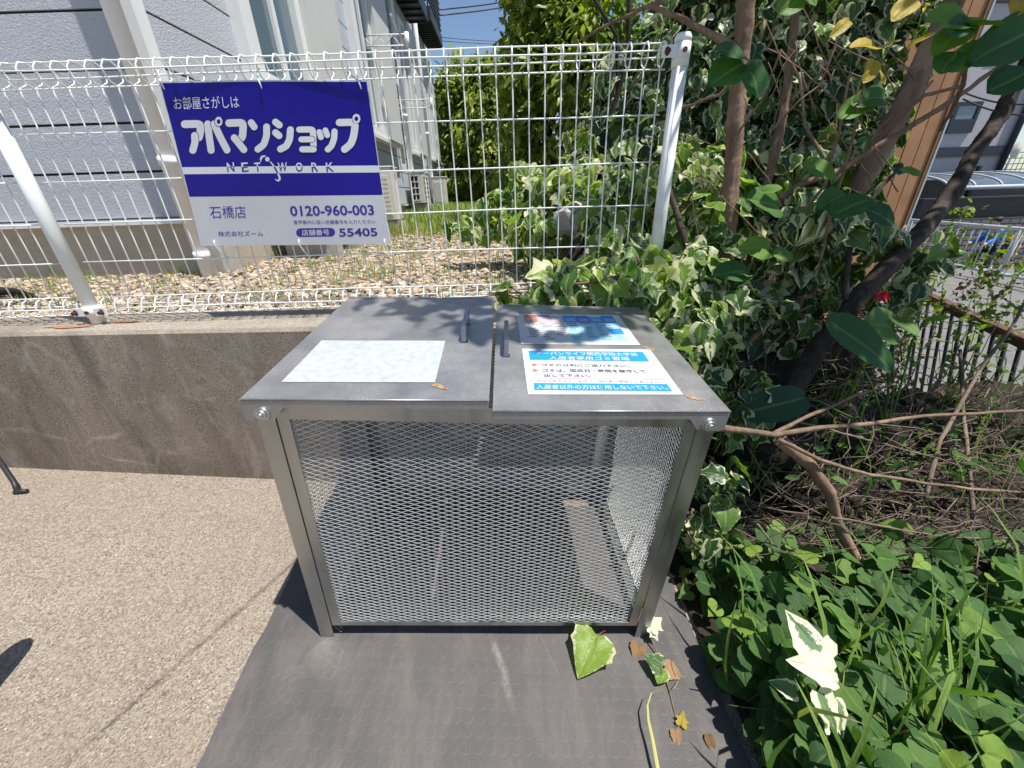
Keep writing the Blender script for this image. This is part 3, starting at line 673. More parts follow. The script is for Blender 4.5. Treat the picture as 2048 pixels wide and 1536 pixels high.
ring = [(1226 + 38 * math.cos(a), 1330 + 38 * math.sin(a)) for a in np.linspace(math.pi / 2, 3 * math.pi / 2, 10)] + [(1490 + 38 * math.cos(a), 1326 + 38 * math.sin(a)) for a in np.linspace(-math.pi / 2, math.pi / 2, 10)]
mb.poly([Zs(*p) + YN * .00022 for p in ring][::-1], 1); st_text('店舗番号', [(1238, 1304), (1474, 1300), (1480, 1352), (1240, 1356)], 0, .004, lift=.00040)
# the little orbiting figure between NET and WORK
def swash(pts, ws, mi=0, lift=.00048):
    for i in range(len(pts) - 1):
        a, b = np.array(pts[i], float), np.array(pts[i + 1], float); t = (b - a) / np.linalg.norm(b - a); nn = np.array([-t[1], t[0]])
        mb.add([Zs(*(a + nn * ws[i])) + YN * lift, Zs(*(b + nn * ws[i + 1])) + YN * lift, Zs(*(b - nn * ws[i + 1])) + YN * lift, Zs(*(a - nn * ws[i])) + YN * lift], [(0, 1, 2, 3)], mi)
swash([(886, 715), (886, 690), (897, 668), (930, 664)], [2, 8, 10, 4]); swash([(968, 712), (990, 738), (1003, 757)], [5, 6, 7]); swash([(1003, 757), (1022, 790), (1034, 815)], [7, 7, 6], 1); swash([(1034, 815), (1046, 838), (1052, 866), (1036, 880), (1008, 864)], [6, 9, 9, 7, 2])
mb.poly([Zs(944 + 19 * math.cos(a), 692 + 20 * math.sin(a)) + YN * .00056 for a in np.linspace(0, -2 * math.pi, 15)[:-1]], 0)
mb.build('lettering', ['letter_white', 'sign_ink'], board, recalc=False)
for zx, zy, dz in ((28, 40, 1), (890, 40, 1), (1742, 40, 1), (480, 1425, -1), (1216, 1420, -1), (1958, 1415, -1)):
    mb = MB(); p = Zs(zx, zy) + YN * .003; x = p[0]
    q = np.array([p[0] - .012 * dz, FY - .002, p[2] + dz * (.045 if dz > 0 else .05)])
    mb.tube([p + np.array([.004, -.004, -.012 * dz]), p + np.array([0, -.003, .004 * dz]), lerp(p, q, .5) + np.array([0, -.006, .0]), q, q + np.array([.006, .004, -.004 * dz])], .0022, 6); mb.build('wire_tie', 'fence_white', board)

# ------------------------------------------------------------------ siding-clad apartment building on the left
BX, BY0, BY1, BZT = -1.887, 2.646, 12.25, 5.4
bld = thing('apartment_building', 'pale blue grey siding apartment building behind the white fence', 'building', (BX, BY0, YARD))
z_f = -.083
mb = MB()
def courses(fn, u0, u1, z0, z1, first, step=.2425):
    z = first
    while z < z0: z += step
    zs = [z0] + list(np.arange(z, z1, step)) + [z1]
    for a, b in zip(zs, zs[1:]):
        g = .0065
        mb.add([fn(u0, a + g, 0), fn(u1, a + g, 0), fn(u1, b - g, 0), fn(u0, b - g, 0)], [(0, 1, 2, 3)], 0)
        mb.add([fn(u0, b - g, 0), fn(u1, b - g, 0), fn(u1, b - g, -.014), fn(u0, b - g, -.014)], [(0, 1, 2, 3)], 0)
        mb.add([fn(u0, a + g, -.014), fn(u1, a + g, -.014), fn(u1, a + g, 0), fn(u0, a + g, 0)], [(0, 1, 2, 3)], 0)
        mb.add([fn(u0, b - g, -.014), fn(u1, b - g, -.014), fn(u1, b + g, -.014), fn(u0, b + g, -.014)], [(0, 1, 2, 3)], 1)
fs_ = lambda u, z, d: (u, BY0 - d, z); ss_ = lambda u, z, d: (BX + d, u, z)
courses(fs_, -7.0, BX, z_f + .03, BZT, .2015); courses(ss_, BY0, BY1, z_f + .03, BZT, .2015 + .02)
mb.poly([(-7, BY0, BZT), (BX, BY0, BZT), (BX, BY1, BZT), (-7, BY1, BZT)], 0); mb.poly([(-7, BY1, -.4), (BX, BY1, -.4), (BX, BY1, BZT), (-7, BY1, BZT)], 0)
mb.build('siding_wall', ['siding', 'dark_slot'], bld)
mb = MB(); mb.box((-7, BY0 + .03, -.75), (BX - .03, BY1 - .02, z_f - .004)); mb.build('foundation', 'foundation', bld)
mb = MB(); mb.box((-7, BY0 - .018, z_f - .004), (BX + .012, BY0 + .03, z_f + .026)); mb.box((BX - .03, BY0 + .032, z_f - .004), (BX + .018, BY1, z_f + .026)); mb.build('base_flashing', 'white_trim', bld)
mb = MB(); mb.box((BX - .045, BY0 - .014, z_f + .028), (BX + .016, BY0 - .001, BZT)); mb.box((BX + .002, BY0, z_f + .028), (BX + .0165, BY0 + .07, BZT)); mb.build('corner_trim', 'white_trim', bld)
mb = MB(); mb.box((BX - .04, BY0 - .006, -.42), (BX + .02, BY0 + .16, z_f - .008)); mb.build('corner_footing', 'concrete_block', bld)
def pipe(pts, rad, joints):
    mb = MB(); mb.tube(pts, rad, 16)
    for j in joints: mb.tube([(j[0], j[1], j[2] - .022), (j[0], j[1], j[2] + .022)], rad * 1.16, 16)
    return mb.build('downpipe', 'white_pipe', bld)
ptop = at_y(215, 0, BY0 - .10); pbot = at_y(424, 556, BY0 - .10); px_ = (ptop[0] + pbot[0]) / 2
pipe([(px_, BY0 - .10, -.46), (px_, BY0 - .10, 5.4)], .040, [(px_, BY0 - .10, .24), (px_, BY0 - .10, -.27), (px_, BY0 - .10, 2.0)])
for y in (8.55, 10.75): pipe([(BX + .07, y, .05), (BX + .07, y, 5.3)], .05, [(BX + .07, y, 1.4)])
# windows with a shutter box beside each
def window(y0, y1, y2, zb, zt):
    """opening y0..y1, shutter box y1..y2"""
    d = .085; t = .05
    m1 = MB(); m1.box((BX, y0, zb), (BX + d, y0 + .16, zt)); m1.box((BX, y1 - .10, zb), (BX + d, y1, zt)); m1.box((BX, y0 + .162, zb), (BX + d, y1 - .102, zb + .10)); m1.box((BX, y0 + .162, zt - .08), (BX + d, y1 - .102, zt))
    m1.box((BX - .01, y0 - .01, zb - .05), (BX + d + .03, y2 + .01, zb - .003)); w_ = m1.build('window', 'window_frame', bld)
    m2 = MB(); m2.box((BX + .012, y0 + .163, zb + .103), (BX + .03, y1 - .103, zt - .083)); m2.build('pane', 'window_glass', w_)
    m3 = MB(); ym = (y0 + y1) / 2 + .05; m3.box((BX + .032, ym - .03, zb + .102), (BX + .06, ym + .03, zt - .082)); m3.box((BX + .032, y0 + .164, zb + .102), (BX + .055, y0 + .20, zt - .082)); m3.build('sash', 'window_frame', w_)
    m4 = MB(); m4.box((BX, y1 + .003, zb - .0), (BX + .15, y2, zt + .04)); m4.build('shutter_box', 'shutter', w_)
window(3.56, 4.62, 5.44, .82, 2.95); window(6.20, 6.98, 7.82, .86, 2.95); window(8.92, 9.42, 10.15, .88, 2.95)
def dark_window(y0, y1, y2, zb, zt):
    window(y0, y1, y2, zb, zt)
dark_window(11.0, 11.45, 12.1, .93, 2.95)
# black balconies under the upper floor
for (ya, yb, xo, zb) in ((6.6, 10.3, -1.47, 3.28), (10.8, 12.5, -1.47, 3.46)):
    mb = MB(); mb.box((BX, ya, zb), (xo, yb, zb + .22))
    for i in range(14):
        y = ya + (yb - ya) * i / 13; mb.box((BX + .02, y - .012, zb - .03), (xo - .03, y + .012, zb - .002))
    for zr in np.arange(zb + .30, zb + 1.1, .10): mb.box((xo - .03, ya, zr), (xo, yb, zr + .035))
    for y in (ya, (ya + yb) / 2, yb - .05): mb.box((xo - .06, y, zb + .223), (xo - .033, y + .05, zb + 1.15))
    b_ = mb.build('balcony', 'black_metal', bld)
    mb = MB(); mb.box((xo - .05, ya - .02, zb + 1.155), (xo + .02, yb + .02, zb + 1.19)); mb.build('handrail', 'rail_steel', b_)
for y, z in ((6.85, 2.05), (8.45, 1.62)):                # laundry-pole arms
    mb = MB(); x1 = BX + .62
    for zz in (z, z - .12): mb.tube([(BX, y, zz), (x1, y, zz)], .009, 6)
    for i in range(6): mb.tube([(BX + .1 * i, y, z - .12 * (i % 2)), (BX + .1 * (i + 1), y, z - .12 * ((i + 1) % 2))], .006, 5)
    mb.tube([(x1 - .02, y, z - .16), (x1 - .02, y, z + .02)], .03, 10); mb.build('laundry_bracket', 'white_trim', bld)
mb = MB(); mb.tube([(BX + .60, 6.0, 1.98), (BX + .58, 9.6, 1.50)], .012, 8); mb.build('laundry_pole', 'rail_steel', bld)
mb = MB(); mb.tube([(BX + .08, 7.95, 1.9), (BX + .08, 7.95, 3.4)], .014, 8); mb.box((BX + .02, 7.86, 1.75), (BX + .13, 8.02, 2.12)); mb.tube([(BX + .07, 7.95, 1.74), (BX + .07, 8.0, .6)], .03, 10); mb.build('cable_cover', 'cream_case', bld)

# air conditioners standing along the wall
def condenser(y0, y1, x0, dx, h, z, label, grid=False, slab=True):
    """cabinet with a louvred or gridded front facing the yard (+x) on feet or blocks"""
    t = thing('air_conditioner', label, 'air conditioner', (x0, (y0 + y1) / 2, YARD), 'outdoor air conditioner units along the siding wall')
    mb = MB(); mb.box((x0, y0, z), (x0 + dx, y1, z + h)); mb.box((x0 - .01, y0 - .008, z + h + .001), (x0 + dx + .012, y1 + .008, z + h + .02)); mb.build('cabinet', 'cream_case', t, bevel=.008)
    mb = MB()
    if grid:
        mb.box((x0 + dx + .002, y0 + .06, z + .05), (x0 + dx + .006, y1 - .2, z + h - .06), 1)
        for i in range(4):
            yy = y0 + .06 + (y1 - y0 - .26) * i / 3; mb.box((x0 + dx + .007, yy - .012, z + .04), (x0 + dx + .014, yy + .012, z + h - .05))
        for i in range(6):
            zz = z + .05 + (h - .11) * i / 5; mb.box((x0 + dx + .0145, y0 + .05, zz - .01), (x0 + dx + .02, y1 - .19, zz + .01))
        # the end that faces the fence shows the same grid
        mb.box((x0 + .03, y0 - .006, z + .05), (x0 + dx - .08, y0 - .002, z + h - .05), 1)
        for i in range(3):
            xx = x0 + .03 + (dx - .11) * i / 2; mb.box((xx - .01, y0 - .014, z + .04), (xx + .01, y0 - .0065, z + h - .04))
        for i in range(5):
            zz = z + .05 + (h - .10) * i / 4; mb.box((x0 + .02, y0 - .020, zz - .009), (x0 + dx - .07, y0 - .0145, zz + .009))
    else:
        mb.box((x0 + .04, y0 - .006, z + .05), (x0 + dx - .05, y0 - .002, z + h - .09), 0)
        for i in range(9): zz = z + .07 + (h - .2) * i / 8; mb.box((x0 + .05, y0 - .012, zz), (x0 + dx - .06, y0 - .0065, zz + .035), 0)
        if y1 - y0 > .6: mb.tube([(x0 + dx + .004, (y0 + y1) / 2 - .08, z + h / 2), (x0 + dx + .012, (y0 + y1) / 2 - .08, z + h / 2)], h * .4, 24, 1)
        for i in range(8 if y1 - y0 > .6 else 0): zz = z + .05 + (h - .1) * i / 7; mb.box((x0 + dx + .013, y0 + .06, zz), (x0 + dx + .018, y1 - .2, zz + .012))
    mb.build('grille', ['cream_case', 'dark_slot'], t)
    for yy in ((y0 + .10, y1 - .2) if y1 - y0 > .5 else (y0 + .03,)):
        mb = MB(); mb.box((x0 - .03, yy, YARD - .03), (x0 + dx + .07, yy + .12, z - .022)); mb.box((x0 + .02, yy + .02, z - .021), (x0 + dx - .02, yy + .10, z - .001)); mb.build('foot_block', 'concrete_block', t)
    return t
condenser(3.25, 4.05, BX + .10, .32, .60, -.26, 'cream air conditioner on concrete blocks showing below the blue board')
condenser(5.7, 6.0, BX + .10, .31, .62, -.23, 'louvred air conditioner on feet at the right edge of the blue board')
condenser(8.1, 8.75, BX + .10, .25, .51, -.05, 'air conditioner with a black gridded fan opening beside a downpipe', True)
condenser(10.6, 11.0, BX + .10, .30, .60, -.12, 'plain beige air conditioner farthest along the siding wall')

# ------------------------------------------------------------------ foliage: leaf shapes and the batch builder
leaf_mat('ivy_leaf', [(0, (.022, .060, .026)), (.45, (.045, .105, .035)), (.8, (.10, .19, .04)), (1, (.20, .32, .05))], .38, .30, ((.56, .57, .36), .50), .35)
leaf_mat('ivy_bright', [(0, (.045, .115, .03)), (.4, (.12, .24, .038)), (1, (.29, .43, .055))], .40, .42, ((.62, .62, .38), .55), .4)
leaf_mat('ivy_white', [(0, (.62, .62, .44)), (1, (.70, .69, .54))], .5, .25, None, .1)
leaf_mat('ivy_white_var', [(0, (.10, .20, .09)), (1, (.22, .32, .14))], .5, .25, ((.72, .70, .50), .92), .1)
leaf_mat('heart_leaf', [(0, (.030, .080, .022)), (.5, (.066, .148, .034)), (.88, (.11, .21, .04)), (1, (.24, .36, .055))], .66, .32, None, .22)
leaf_mat('tree_leaf', [(0, (.06, .11, .02)), (.5, (.20, .27, .04)), (.85, (.36, .41, .06)), (1, (.48, .47, .09))], .36, .48, None, .2)
leaf_mat('weed_leaf', [(0, (.09, .17, .03)), (.6, (.17, .27, .04)), (1, (.34, .38, .06))], .5, .45, None, .2)
leaf_mat('broad_leaf', [(0, (.025, .085, .035)), (.5, (.06, .16, .04)), (.9, (.15, .28, .04)), (1, (.40, .34, .04))], .55, .38, None, .3)
leaf_mat('yellow_leaf', [(0, (.45, .34, .04)), (.6, (.60, .42, .05)), (1, (.55, .24, .04))], .5, .4, None, .2)
leaf_mat('dry_leaf', [(0, (.16, .085, .04)), (.5, (.27, .15, .075)), (1, (.36, .22, .12))], .8, .15, None, .2, tint=(1, .8, .5))
leaf_mat('grass_blade', [(0, (.08, .17, .035)), (.5, (.17, .30, .06)), (.9, (.30, .40, .10)), (1, (.50, .43, .16))], .42, .38, None, .15)
leaf_mat('dry_grass', [(0, (.20, .20, .06)), (.5, (.36, .31, .11)), (1, (.5, .38, .2))], .7, .3, None, .1)
bark('bark_brown', (.14, .086, .058), (.28, .19, .135)); bark('bark_dark', (.03, .024, .020), (.085, .067, .055), 34, strength=1.0); bark('twig_brown', (.13, .085, .058), (.24, .17, .12), 60); bark('twig_dead', (.115, .085, .064), (.22, .17, .13), 70)
plain('dark_ivy_core', (.02, .018, .012), .97, .4, 9, bump=.8, bscale=40)  # near black, stands in for the shade inside the ivy

def shape(outline, mid, ring=.55):
    """half outline (x>=0, y 0..1 from stalk to tip) + midrib y's -> verts (x,y), edge value, faces; mirrored"""
    o = np.array(outline, float); n = len(o); mids = np.interp(np.linspace(0, 1, n), np.linspace(0, 1, len(mid)), mid)
    mv = np.stack([np.zeros(n), mids], 1); inner = mv * (1 - ring) + o * ring
    V = np.concatenate([mv, inner, o, inner * [-1, 1], o * [-1, 1]]); E = np.concatenate([np.ones(n), np.full(n, 1 - ring), np.zeros(n), np.full(n, 1 - ring), np.zeros(n)])
    Fs = []
    for side, (a, b) in ((1, (n, 2 * n)), (-1, (3 * n, 4 * n))):
        for i in range(n - 1):
            for q in ((i, a + i, a + i + 1, i + 1), (a + i, b + i, b + i + 1, a + i + 1)):
                q = q if side > 0 else q[::-1]; Fs.append((q[0], q[1], q[2])); Fs.append((q[0], q[2], q[3]))
    return V, E, np.array(Fs)
SHAPES = {
    'ivy': shape([(0, .0), (.17, -.10), (.36, -.06), (.47, .08), (.44, .22), (.47, .34), (.36, .46), (.24, .66), (.11, .86), (0, 1.0)], [0, .06, .14, .22, .32, .42, .54, .7, .86, 1]),
    'ivy_lobed': shape([(0, .0), (.16, -.12), (.40, -.10), (.50, .06), (.36, .20), (.44, .30), (.58, .44), (.36, .52), (.19, .66), (.10, .86), (0, 1.0)], [0, .05, .12, .2, .27, .34, .42, .54, .7, .86, 1]),
    'ivy_oval': shape([(0, .0), (.2, -.03), (.36, .1), (.42, .28), (.38, .48), (.27, .68), (.13, .86), (0, 1)], [0, .1, .22, .36, .5, .68, .85, 1]),
    'heart': shape([(0, .0), (.10, -.12), (.28, -.16), (.45, -.06), (.52, .12), (.47, .32), (.34, .52), (.19, .72), (.08, .88), (0, 1.02)], [0, .03, .08, .16, .26, .38, .54, .7, .87, 1]),
    'lance': shape([(0, 0), (.10, .12), (.17, .38), (.13, .7), (0, 1)], [0, .15, .4, .7, 1]),
    'oblong': shape([(0, 0), (.16, .02), (.30, .14), (.36, .36), (.35, .60), (.26, .80), (.12, .95), (0, 1)], [0, .08, .2, .38, .58, .78, .92, 1]),
    'blade': shape([(0, 0), (.5, .02), (.5, .25), (.48, .5), (.38, .75), (.2, .92), (0, 1)], [0, .05, .25, .5, .75, .92, 1]),
    'small': shape([(0, 0), (.26, .2), (.3, .5), (.16, .8), (0, 1)], [0, .25, .5, .8, 1]),
}
def nrmz(a): return a / (np.linalg.norm(a, axis=-1, keepdims=True) + 1e-12)
class Leaves:
    """many leaves gathered into one mesh; per-leaf position, facing, midrib direction, size, curl"""
    def __init__(s): s.V = []; s.F = []; s.R = []; s.E = []; s.L = []; s.n = 0
    def add(s, kind, P, facing, along, size, curl=.25, droop=.35, rnd=None, width=1.0, wav=.05, twist=0.0):
        P = np.atleast_2d(np.array(P, float)); k = len(P); B = lambda a: np.broadcast_to(np.array(a, float), (k,)) if np.ndim(a) < 2 else a
        D = nrmz(np.broadcast_to(np.array(along, float), (k, 3))); Fc = np.broadcast_to(np.array(facing, float), (k, 3))
        X = nrmz(np.cross(D, Fc)); Z = np.cross(X, D)
        v, e, f = SHAPES[kind]; x, y = v[:, 0][None] * B(width)[:, None], v[:, 1][None] + np.zeros((k, 1))
        size, curl, droop = B(size)[:, None], B(curl)[:, None], B(droop)[:, None]
        ph = rng.uniform(0, 6.28, (k, 1)); ph2 = rng.uniform(0, 6.28, (k, 1))
        z = curl * np.abs(x) * 1.1 - curl * 1.2 * x * x - droop * y * y * .6 + wav * np.sin(9 * x + ph) * np.sin(7 * y + ph2)
        yy = y - .25 * droop ** 2 * y ** 3
        if twist: a = twist * y * np.sin(ph); x, z = x * np.cos(a) - 0 * z, z + x * np.sin(a)
        W = P[:, None, :] + size[..., None] * (x[..., None] * X[:, None, :] + yy[..., None] * D[:, None, :] + z[..., None] * Z[:, None, :])
        if rnd is None: rnd = rng.uniform(0, 1, k)
        m = v.shape[0]; s.V.append(W.reshape(-1, 3)); s.F.append((f[None] + (np.arange(k) * m)[:, None, None] + s.n).reshape(-1, 3)); s.n += k * m
        s.R.append(np.repeat(B(rnd), m)); s.E.append(np.tile(e, k)); s.L.append(np.tile(v[:, 1], k))
        return s
    def build(s, name, material, parent=None):
        V = np.concatenate(s.V); Fc = np.concatenate(s.F)
        if parent is not None: V = V - np.array(world_loc(parent))
        me = bpy.data.meshes.new(name); me.vertices.add(len(V)); me.vertices.foreach_set('co', V.astype(np.float32).ravel())
        me.loops.add(Fc.size); me.loops.foreach_set('vertex_index', Fc.astype(np.int32).ravel()); me.polygons.add(len(Fc))
        me.polygons.foreach_set('loop_start', np.arange(0, Fc.size, 3, dtype=np.int32)); me.polygons.foreach_set('use_smooth', np.ones(len(Fc), bool))
        for nm, a in (('rnd', s.R), ('edge', s.E), ('lv', s.L)):
            at = me.attributes.new(nm, 'FLOAT', 'POINT'); at.data.foreach_set('value', np.concatenate(a).astype(np.float32))
        me.materials.append(M[material]); me.update(calc_edges=True)
        o = bpy.data.objects.new(name, me); C.collection.objects.link(o)
        if parent is not None: o.parent = parent
        return o
def rdir(k): return nrmz(rng.normal(size=(k, 3)))
def wob(a, b, n, amp, sag=0.0):
    """a natural, slightly crooked path from a to b"""
    a, b = np.array(a, float), np.array(b, float); L = np.linalg.norm(b - a); t = np.linspace(0, 1, n)
    o = np.cumsum(rng.normal(size=(n, 3)) * amp * L / n ** .5, 0); o = o - o[0] - np.outer(t, o[-1] - o[0])
    P = a + np.outer(t, b - a) + o; P[:, 2] -= sag * L * 4 * t * (1 - t); return P
def px_path(pts, n=None, amp=.012):
    """pts: (photo x, photo y, depth) knots -> smooth crooked path"""
    K = [at_y(*p) for p in pts]; out = []
    for a, b in zip(K, K[1:]): out += list(wob(a, b, 7, amp))[:-1]
    out.append(K[-1]); return out
def trunk_tube(mb, P, r0, r1, sides=18):
    """trunk with swellings, flutes and knots"""
    P = np.array(P); t = np.linspace(0, 1, len(P)); u = np.linspace(0, 1, len(P) * 6); Q = np.stack([np.interp(u, t, P[:, i]) for i in range(3)], 1)
    for _ in range(6): Q[1:-1] = (Q[:-2] + 2 * Q[1:-1] + Q[2:]) / 4
    n = len(Q); R = (r0 + (r1 - r0) * u) * (1 + .05 * np.sin(u * 31 + 1) + .035 * np.sin(u * 67)); o = len(mb.v); mb.tube(Q, list(R), sides)
    kn = [(rng.integers(2, n - 2), rng.integers(0, sides), rng.uniform(.10, .28)) for _ in range(14)]
    for i in range(n):
        for k in range(sides):
            p = np.array(mb.v[o + i * sides + k]); d = p - Q[i]; f = 1 + .05 * math.sin(5 * k * 6.283 / sides + i * .09) + .03 * rng.normal()
            for a, b, h in kn:
                dk = min((k - b) % sides, (b - k) % sides); e = math.exp(-((i - a) / 2.2) ** 2 - (dk / 1.6) ** 2); f += h * e
            mb.v[o + i * sides + k] = tuple(Q[i] + d * f)
def taper(n, a, b, noise=.06): return [float((a + (b - a) * i / (n - 1)) * (1 + rng.normal() * noise)) for i in range(n)]
UP = np.array([0, 0, 1.0]); TOCAM = np.array([0, -1.0, .25])

# --- shrubs and trees beyond the yard
def far_tree(name, label, blobs, trunk, nleaf, size, mat_='tree_leaf', seed_dir=None, dense=.5, group='trees beyond the yard'):
    t = thing(name, label, 'tree', trunk[0], group); L = Leaves(); tot = sum(b[1][0] * b[1][2] for b in blobs)
    for c, r in blobs:
        k = int(nleaf * r[0] * r[2] / tot); d = rdir(k); rad = rng.uniform(dense, 1.05, (k, 1)) ** .6
        lump = 1 + .22 * np.sin(d[:, :1] * 6 + c[0] * 3) * np.sin(d[:, 2:] * 7 + c[2] * 5)
        P = np.array(c) + d * rad * lump * np.array(r); along = nrmz(d * .5 + rng.normal(size=(k, 3)) * .5 + np.array([0, -.25, -.5]))
        clump = .5 + .35 * np.sin(P[:, 0] * 5.1 + P[:, 2] * 3) * np.sin(P[:, 1] * 4 + P[:, 2] * 4.4) + rng.normal(size=k) * .22
        L.add('lance', P, nrmz(d * .6 + UP * 1.1 + TOCAM * .5 + rng.normal(size=(k, 3)) * .45), along, rng.uniform(.7, 1.3, k) * size, .25, .4, np.clip(clump, 0, 1), 1.15)
    L.build('crown', mat_, t); mb = MB(); a, b, r = trunk
    mb.tube(wob(a, b, 10, .03), taper(10, r, r * .35), 8)
    for c, rr in blobs:
        for _ in range(5):
            s_ = lerp(a, b, rng.uniform(.35, .95)); e = np.array(c) + rdir(1)[0] * np.array(rr) * .85; mb.tube(wob(s_, e, 7, .04), taper(7, r * .4, .008), 5)
    mb.build('trunk', 'bark_dark', t); return t
G0 = YARD
def B_(px, py, Y, r): return (at_y(px, py, Y), r)
far_tree('broadleaf_tree', 'dense glossy evergreen tree at the corner of the siding building', [B_(935, 240, 13.2, (1.15, 1.1, 1.2)), B_(940, 345, 13.0, (1.15, 1.1, 1.0)), B_(925, 175, 13.4, (.7, .8, .7)), B_(985, 180, 13.2, (.8, .8, .8)), B_(1000, 300, 12.6, (1.2, 1.1, 1.3)), B_(905, 370, 12.8, (.6, .6, .5)), B_(900, 190, 13.2, (.45, .6, .55)), B_(1060, 360, 10.5, (.8, .7, .5))],
         ((-1.1, 13.3, G0 - .1), at_y(945, 200, 13.4), .16), 11500, .21)
far_tree('broadleaf_tree', 'tall sunlit yellow green tree rising above the fence rail', [B_(1095, 50, 6.2, (.55, .6, .65)), B_(1065, 150, 6.1, (.45, .6, .45)), B_(1110, 250, 6.0, (.6, .6, .7)), B_(1095, -70, 6.2, (.6, .6, .8)), B_(1170, -20, 6.0, (.6, .5, .8)), B_(1190, 140, 5.4, (.55, .5, .75)), B_(1050, 350, 6.0, (.45, .45, .45)), B_(1035, 230, 6.1, (.28, .4, .35))],
         ((.6, 6.4, G0 - .1), at_y(1085, 0, 6.4), .05), 10500, .125)
far_tree('broadleaf_tree', 'shaded evergreen tree filling the gap behind the ivy', [B_(1400, 60, 5.4, (.8, .6, 1.2)), B_(1520, 60, 5.4, (1.1, .7, 1.4)), B_(1600, 250, 5.0, (.9, .6, 1.2)), B_(1500, 350, 4.6, (1.0, .6, .9)), B_(1330, 280, 5.2, (.6, .5, .7))],
         ((2.0, 5.3, -1.2), at_y(1400, 60, 5.3), .14), 5000, .13)
# taro-like plant, tall dry grass and lawn beyond the gravel
p0 = at_z(935, 405, G0); pl = thing('broad_leaved_plant', 'green broad leaved plant with drooping leaves at the far end of the yard', 'plant', p0); L = Leaves(); mb = MB()
for px, py, s in ((932, 352, .30), (948, 362, .26), (920, 372, .24), (945, 385, .22), (915, 392, .2), (960, 378, .2)):
    P = at_y(px, py, p0[1] - .05); mb.tube(wob(p0, P, 6, .02), .012, 5); L.add('oblong', P, TOCAM * .7 + UP * .3, [rng.normal() * .4, -.3, -1], s, .3, .3, rng.uniform(.4, .9, 1))
L.build('leaves', 'broad_leaf', pl); mb.build('stems', 'grass_blade', pl)
p0 = at_z(990, 415, G0); dg = thing('dry_grass_clump', 'tall clump of dry tan grass under the far trees', 'grass clump', p0); L = Leaves()
k = 420; a = rng.uniform(0, 6.28, k); lean = rng.uniform(.1, .75, k); d = np.stack([np.cos(a) * lean, np.sin(a) * lean, np.ones(k)], 1)
L.add('blade', p0 + rng.normal(size=(k, 3)) * [.22, .2, .0], np.stack([np.cos(a), np.sin(a), .6 * np.ones(k)], 1), d, rng.uniform(.45, 1.0, k), .1, .9, None, .022, .0); L.build('blades', 'dry_grass', dg)
L = Leaves(); L2 = Leaves(); k = 15000
P = np.stack([rng.uniform(-1.9, 1.4, k), 3.2 + 8.5 * rng.beta(1.1, 1.0, k), np.full(k, G0 - .02)], 1)
patch_ = np.sin(P[:, 0] * 2.3 + 1) * np.sin(P[:, 1] * 1.9) + .6 * np.sin(P[:, 0] * 5 + P[:, 1] * 3.3)
keep = rng.uniform(-1.0, 1.4, k) + np.clip((4.6 - P[:, 1]) * .9, -3, 1.8) < patch_ * .5 + .15; P = P[keep]; k = len(P); a = rng.uniform(0, 6.28, k); lean = rng.uniform(.1, .8, k)
far_ = np.clip((P[:, 1] - 4) / 5, 0, 1)
L.add('blade', P, np.stack([np.cos(a), np.sin(a), np.full(k, .5)], 1), np.stack([np.cos(a) * lean, np.sin(a) * lean, np.ones(k)], 1), rng.uniform(.05, .12, k) * (1 + 2.2 * far_), .1, .8, np.clip(rng.normal(.88, .18, k) - .12 * far_, 0, 1), .06, 0)
tag(L.build('lawn_grass', 'grass_blade'), kind='stuff')
L = Leaves()
for _ in range(230):
    c = np.array([rng.uniform(-3.2, .3), rng.uniform(1.62, 4.2), G0 - .012]); k = rng.integers(8, 22); a = rng.uniform(0, 6.28, k); lean = rng.uniform(.3, 1.1, k)
    L.add('blade', c + rng.normal(size=(k, 3)) * [.025, .025, 0], np.stack([np.cos(a), np.sin(a), np.full(k, .5)], 1), np.stack([np.cos(a) * lean, np.sin(a) * lean, np.ones(k)], 1), rng.uniform(.03, .085, k), .1, .8, np.clip(rng.normal(.86, .2, k), 0, 1), .05, 0)
tag(L.build('yard_weeds', 'grass_blade'), kind='stuff')
# gravel: real stones
mg = mat('gravel_stone', rough=.85); n_ = N(mg); n_.color(n_.mix(n_.ramp(n_.noise(n_.coord(), 60, 4), [(.3, 0), (.7, .5)]), n_.ramp(n_.attr('rnd'), [(0, (.14, .11, .09)), (.3, (.36, .29, .21)), (.6, (.50, .41, .29)), (.85, (.60, .52, .41)), (1, (.45, .26, .16))]), (.25, .2, .15))); M['gravel_stone'] = mg
bm = bmesh.new(); bmesh.ops.create_icosphere(bm, subdivisions=1, radius=.5); iv = np.array([v.co for v in bm.verts]); bm.verts.index_update(); ifc = np.array([[v.index for v in f.verts] for f in bm.faces]); bm.free()
def stones(name, P, size, label_kind='stuff', smooth=False):
    k = len(P); sc = size[:, None, None] * rng.uniform(.55, 1.2, (k, 1, 3)) * np.array([1, 1, .62]); v = iv[None] * (1 + rng.normal(size=(k, len(iv), 1)) * .13) * sc
    a = rng.uniform(0, 6.28, k); c, s_ = np.cos(a)[:, None], np.sin(a)[:, None]; W = np.stack([v[..., 0] * c - v[..., 1] * s_, v[..., 0] * s_ + v[..., 1] * c, v[..., 2]], 2) + P[:, None]
    L = Leaves(); L.V = [W.reshape(-1, 3)]; L.F = [(ifc[None] + (np.arange(k) * len(iv))[:, None, None]).reshape(-1, 3)]; L.R = [np.repeat(rng.uniform(0, 1, k), len(iv))]; L.E = [np.zeros(k * len(iv))]; L.L = L.E
    o = L.build(name, 'gravel_stone'); o.data.polygons.foreach_set('use_smooth', np.zeros(len(o.data.polygons), bool)); return o
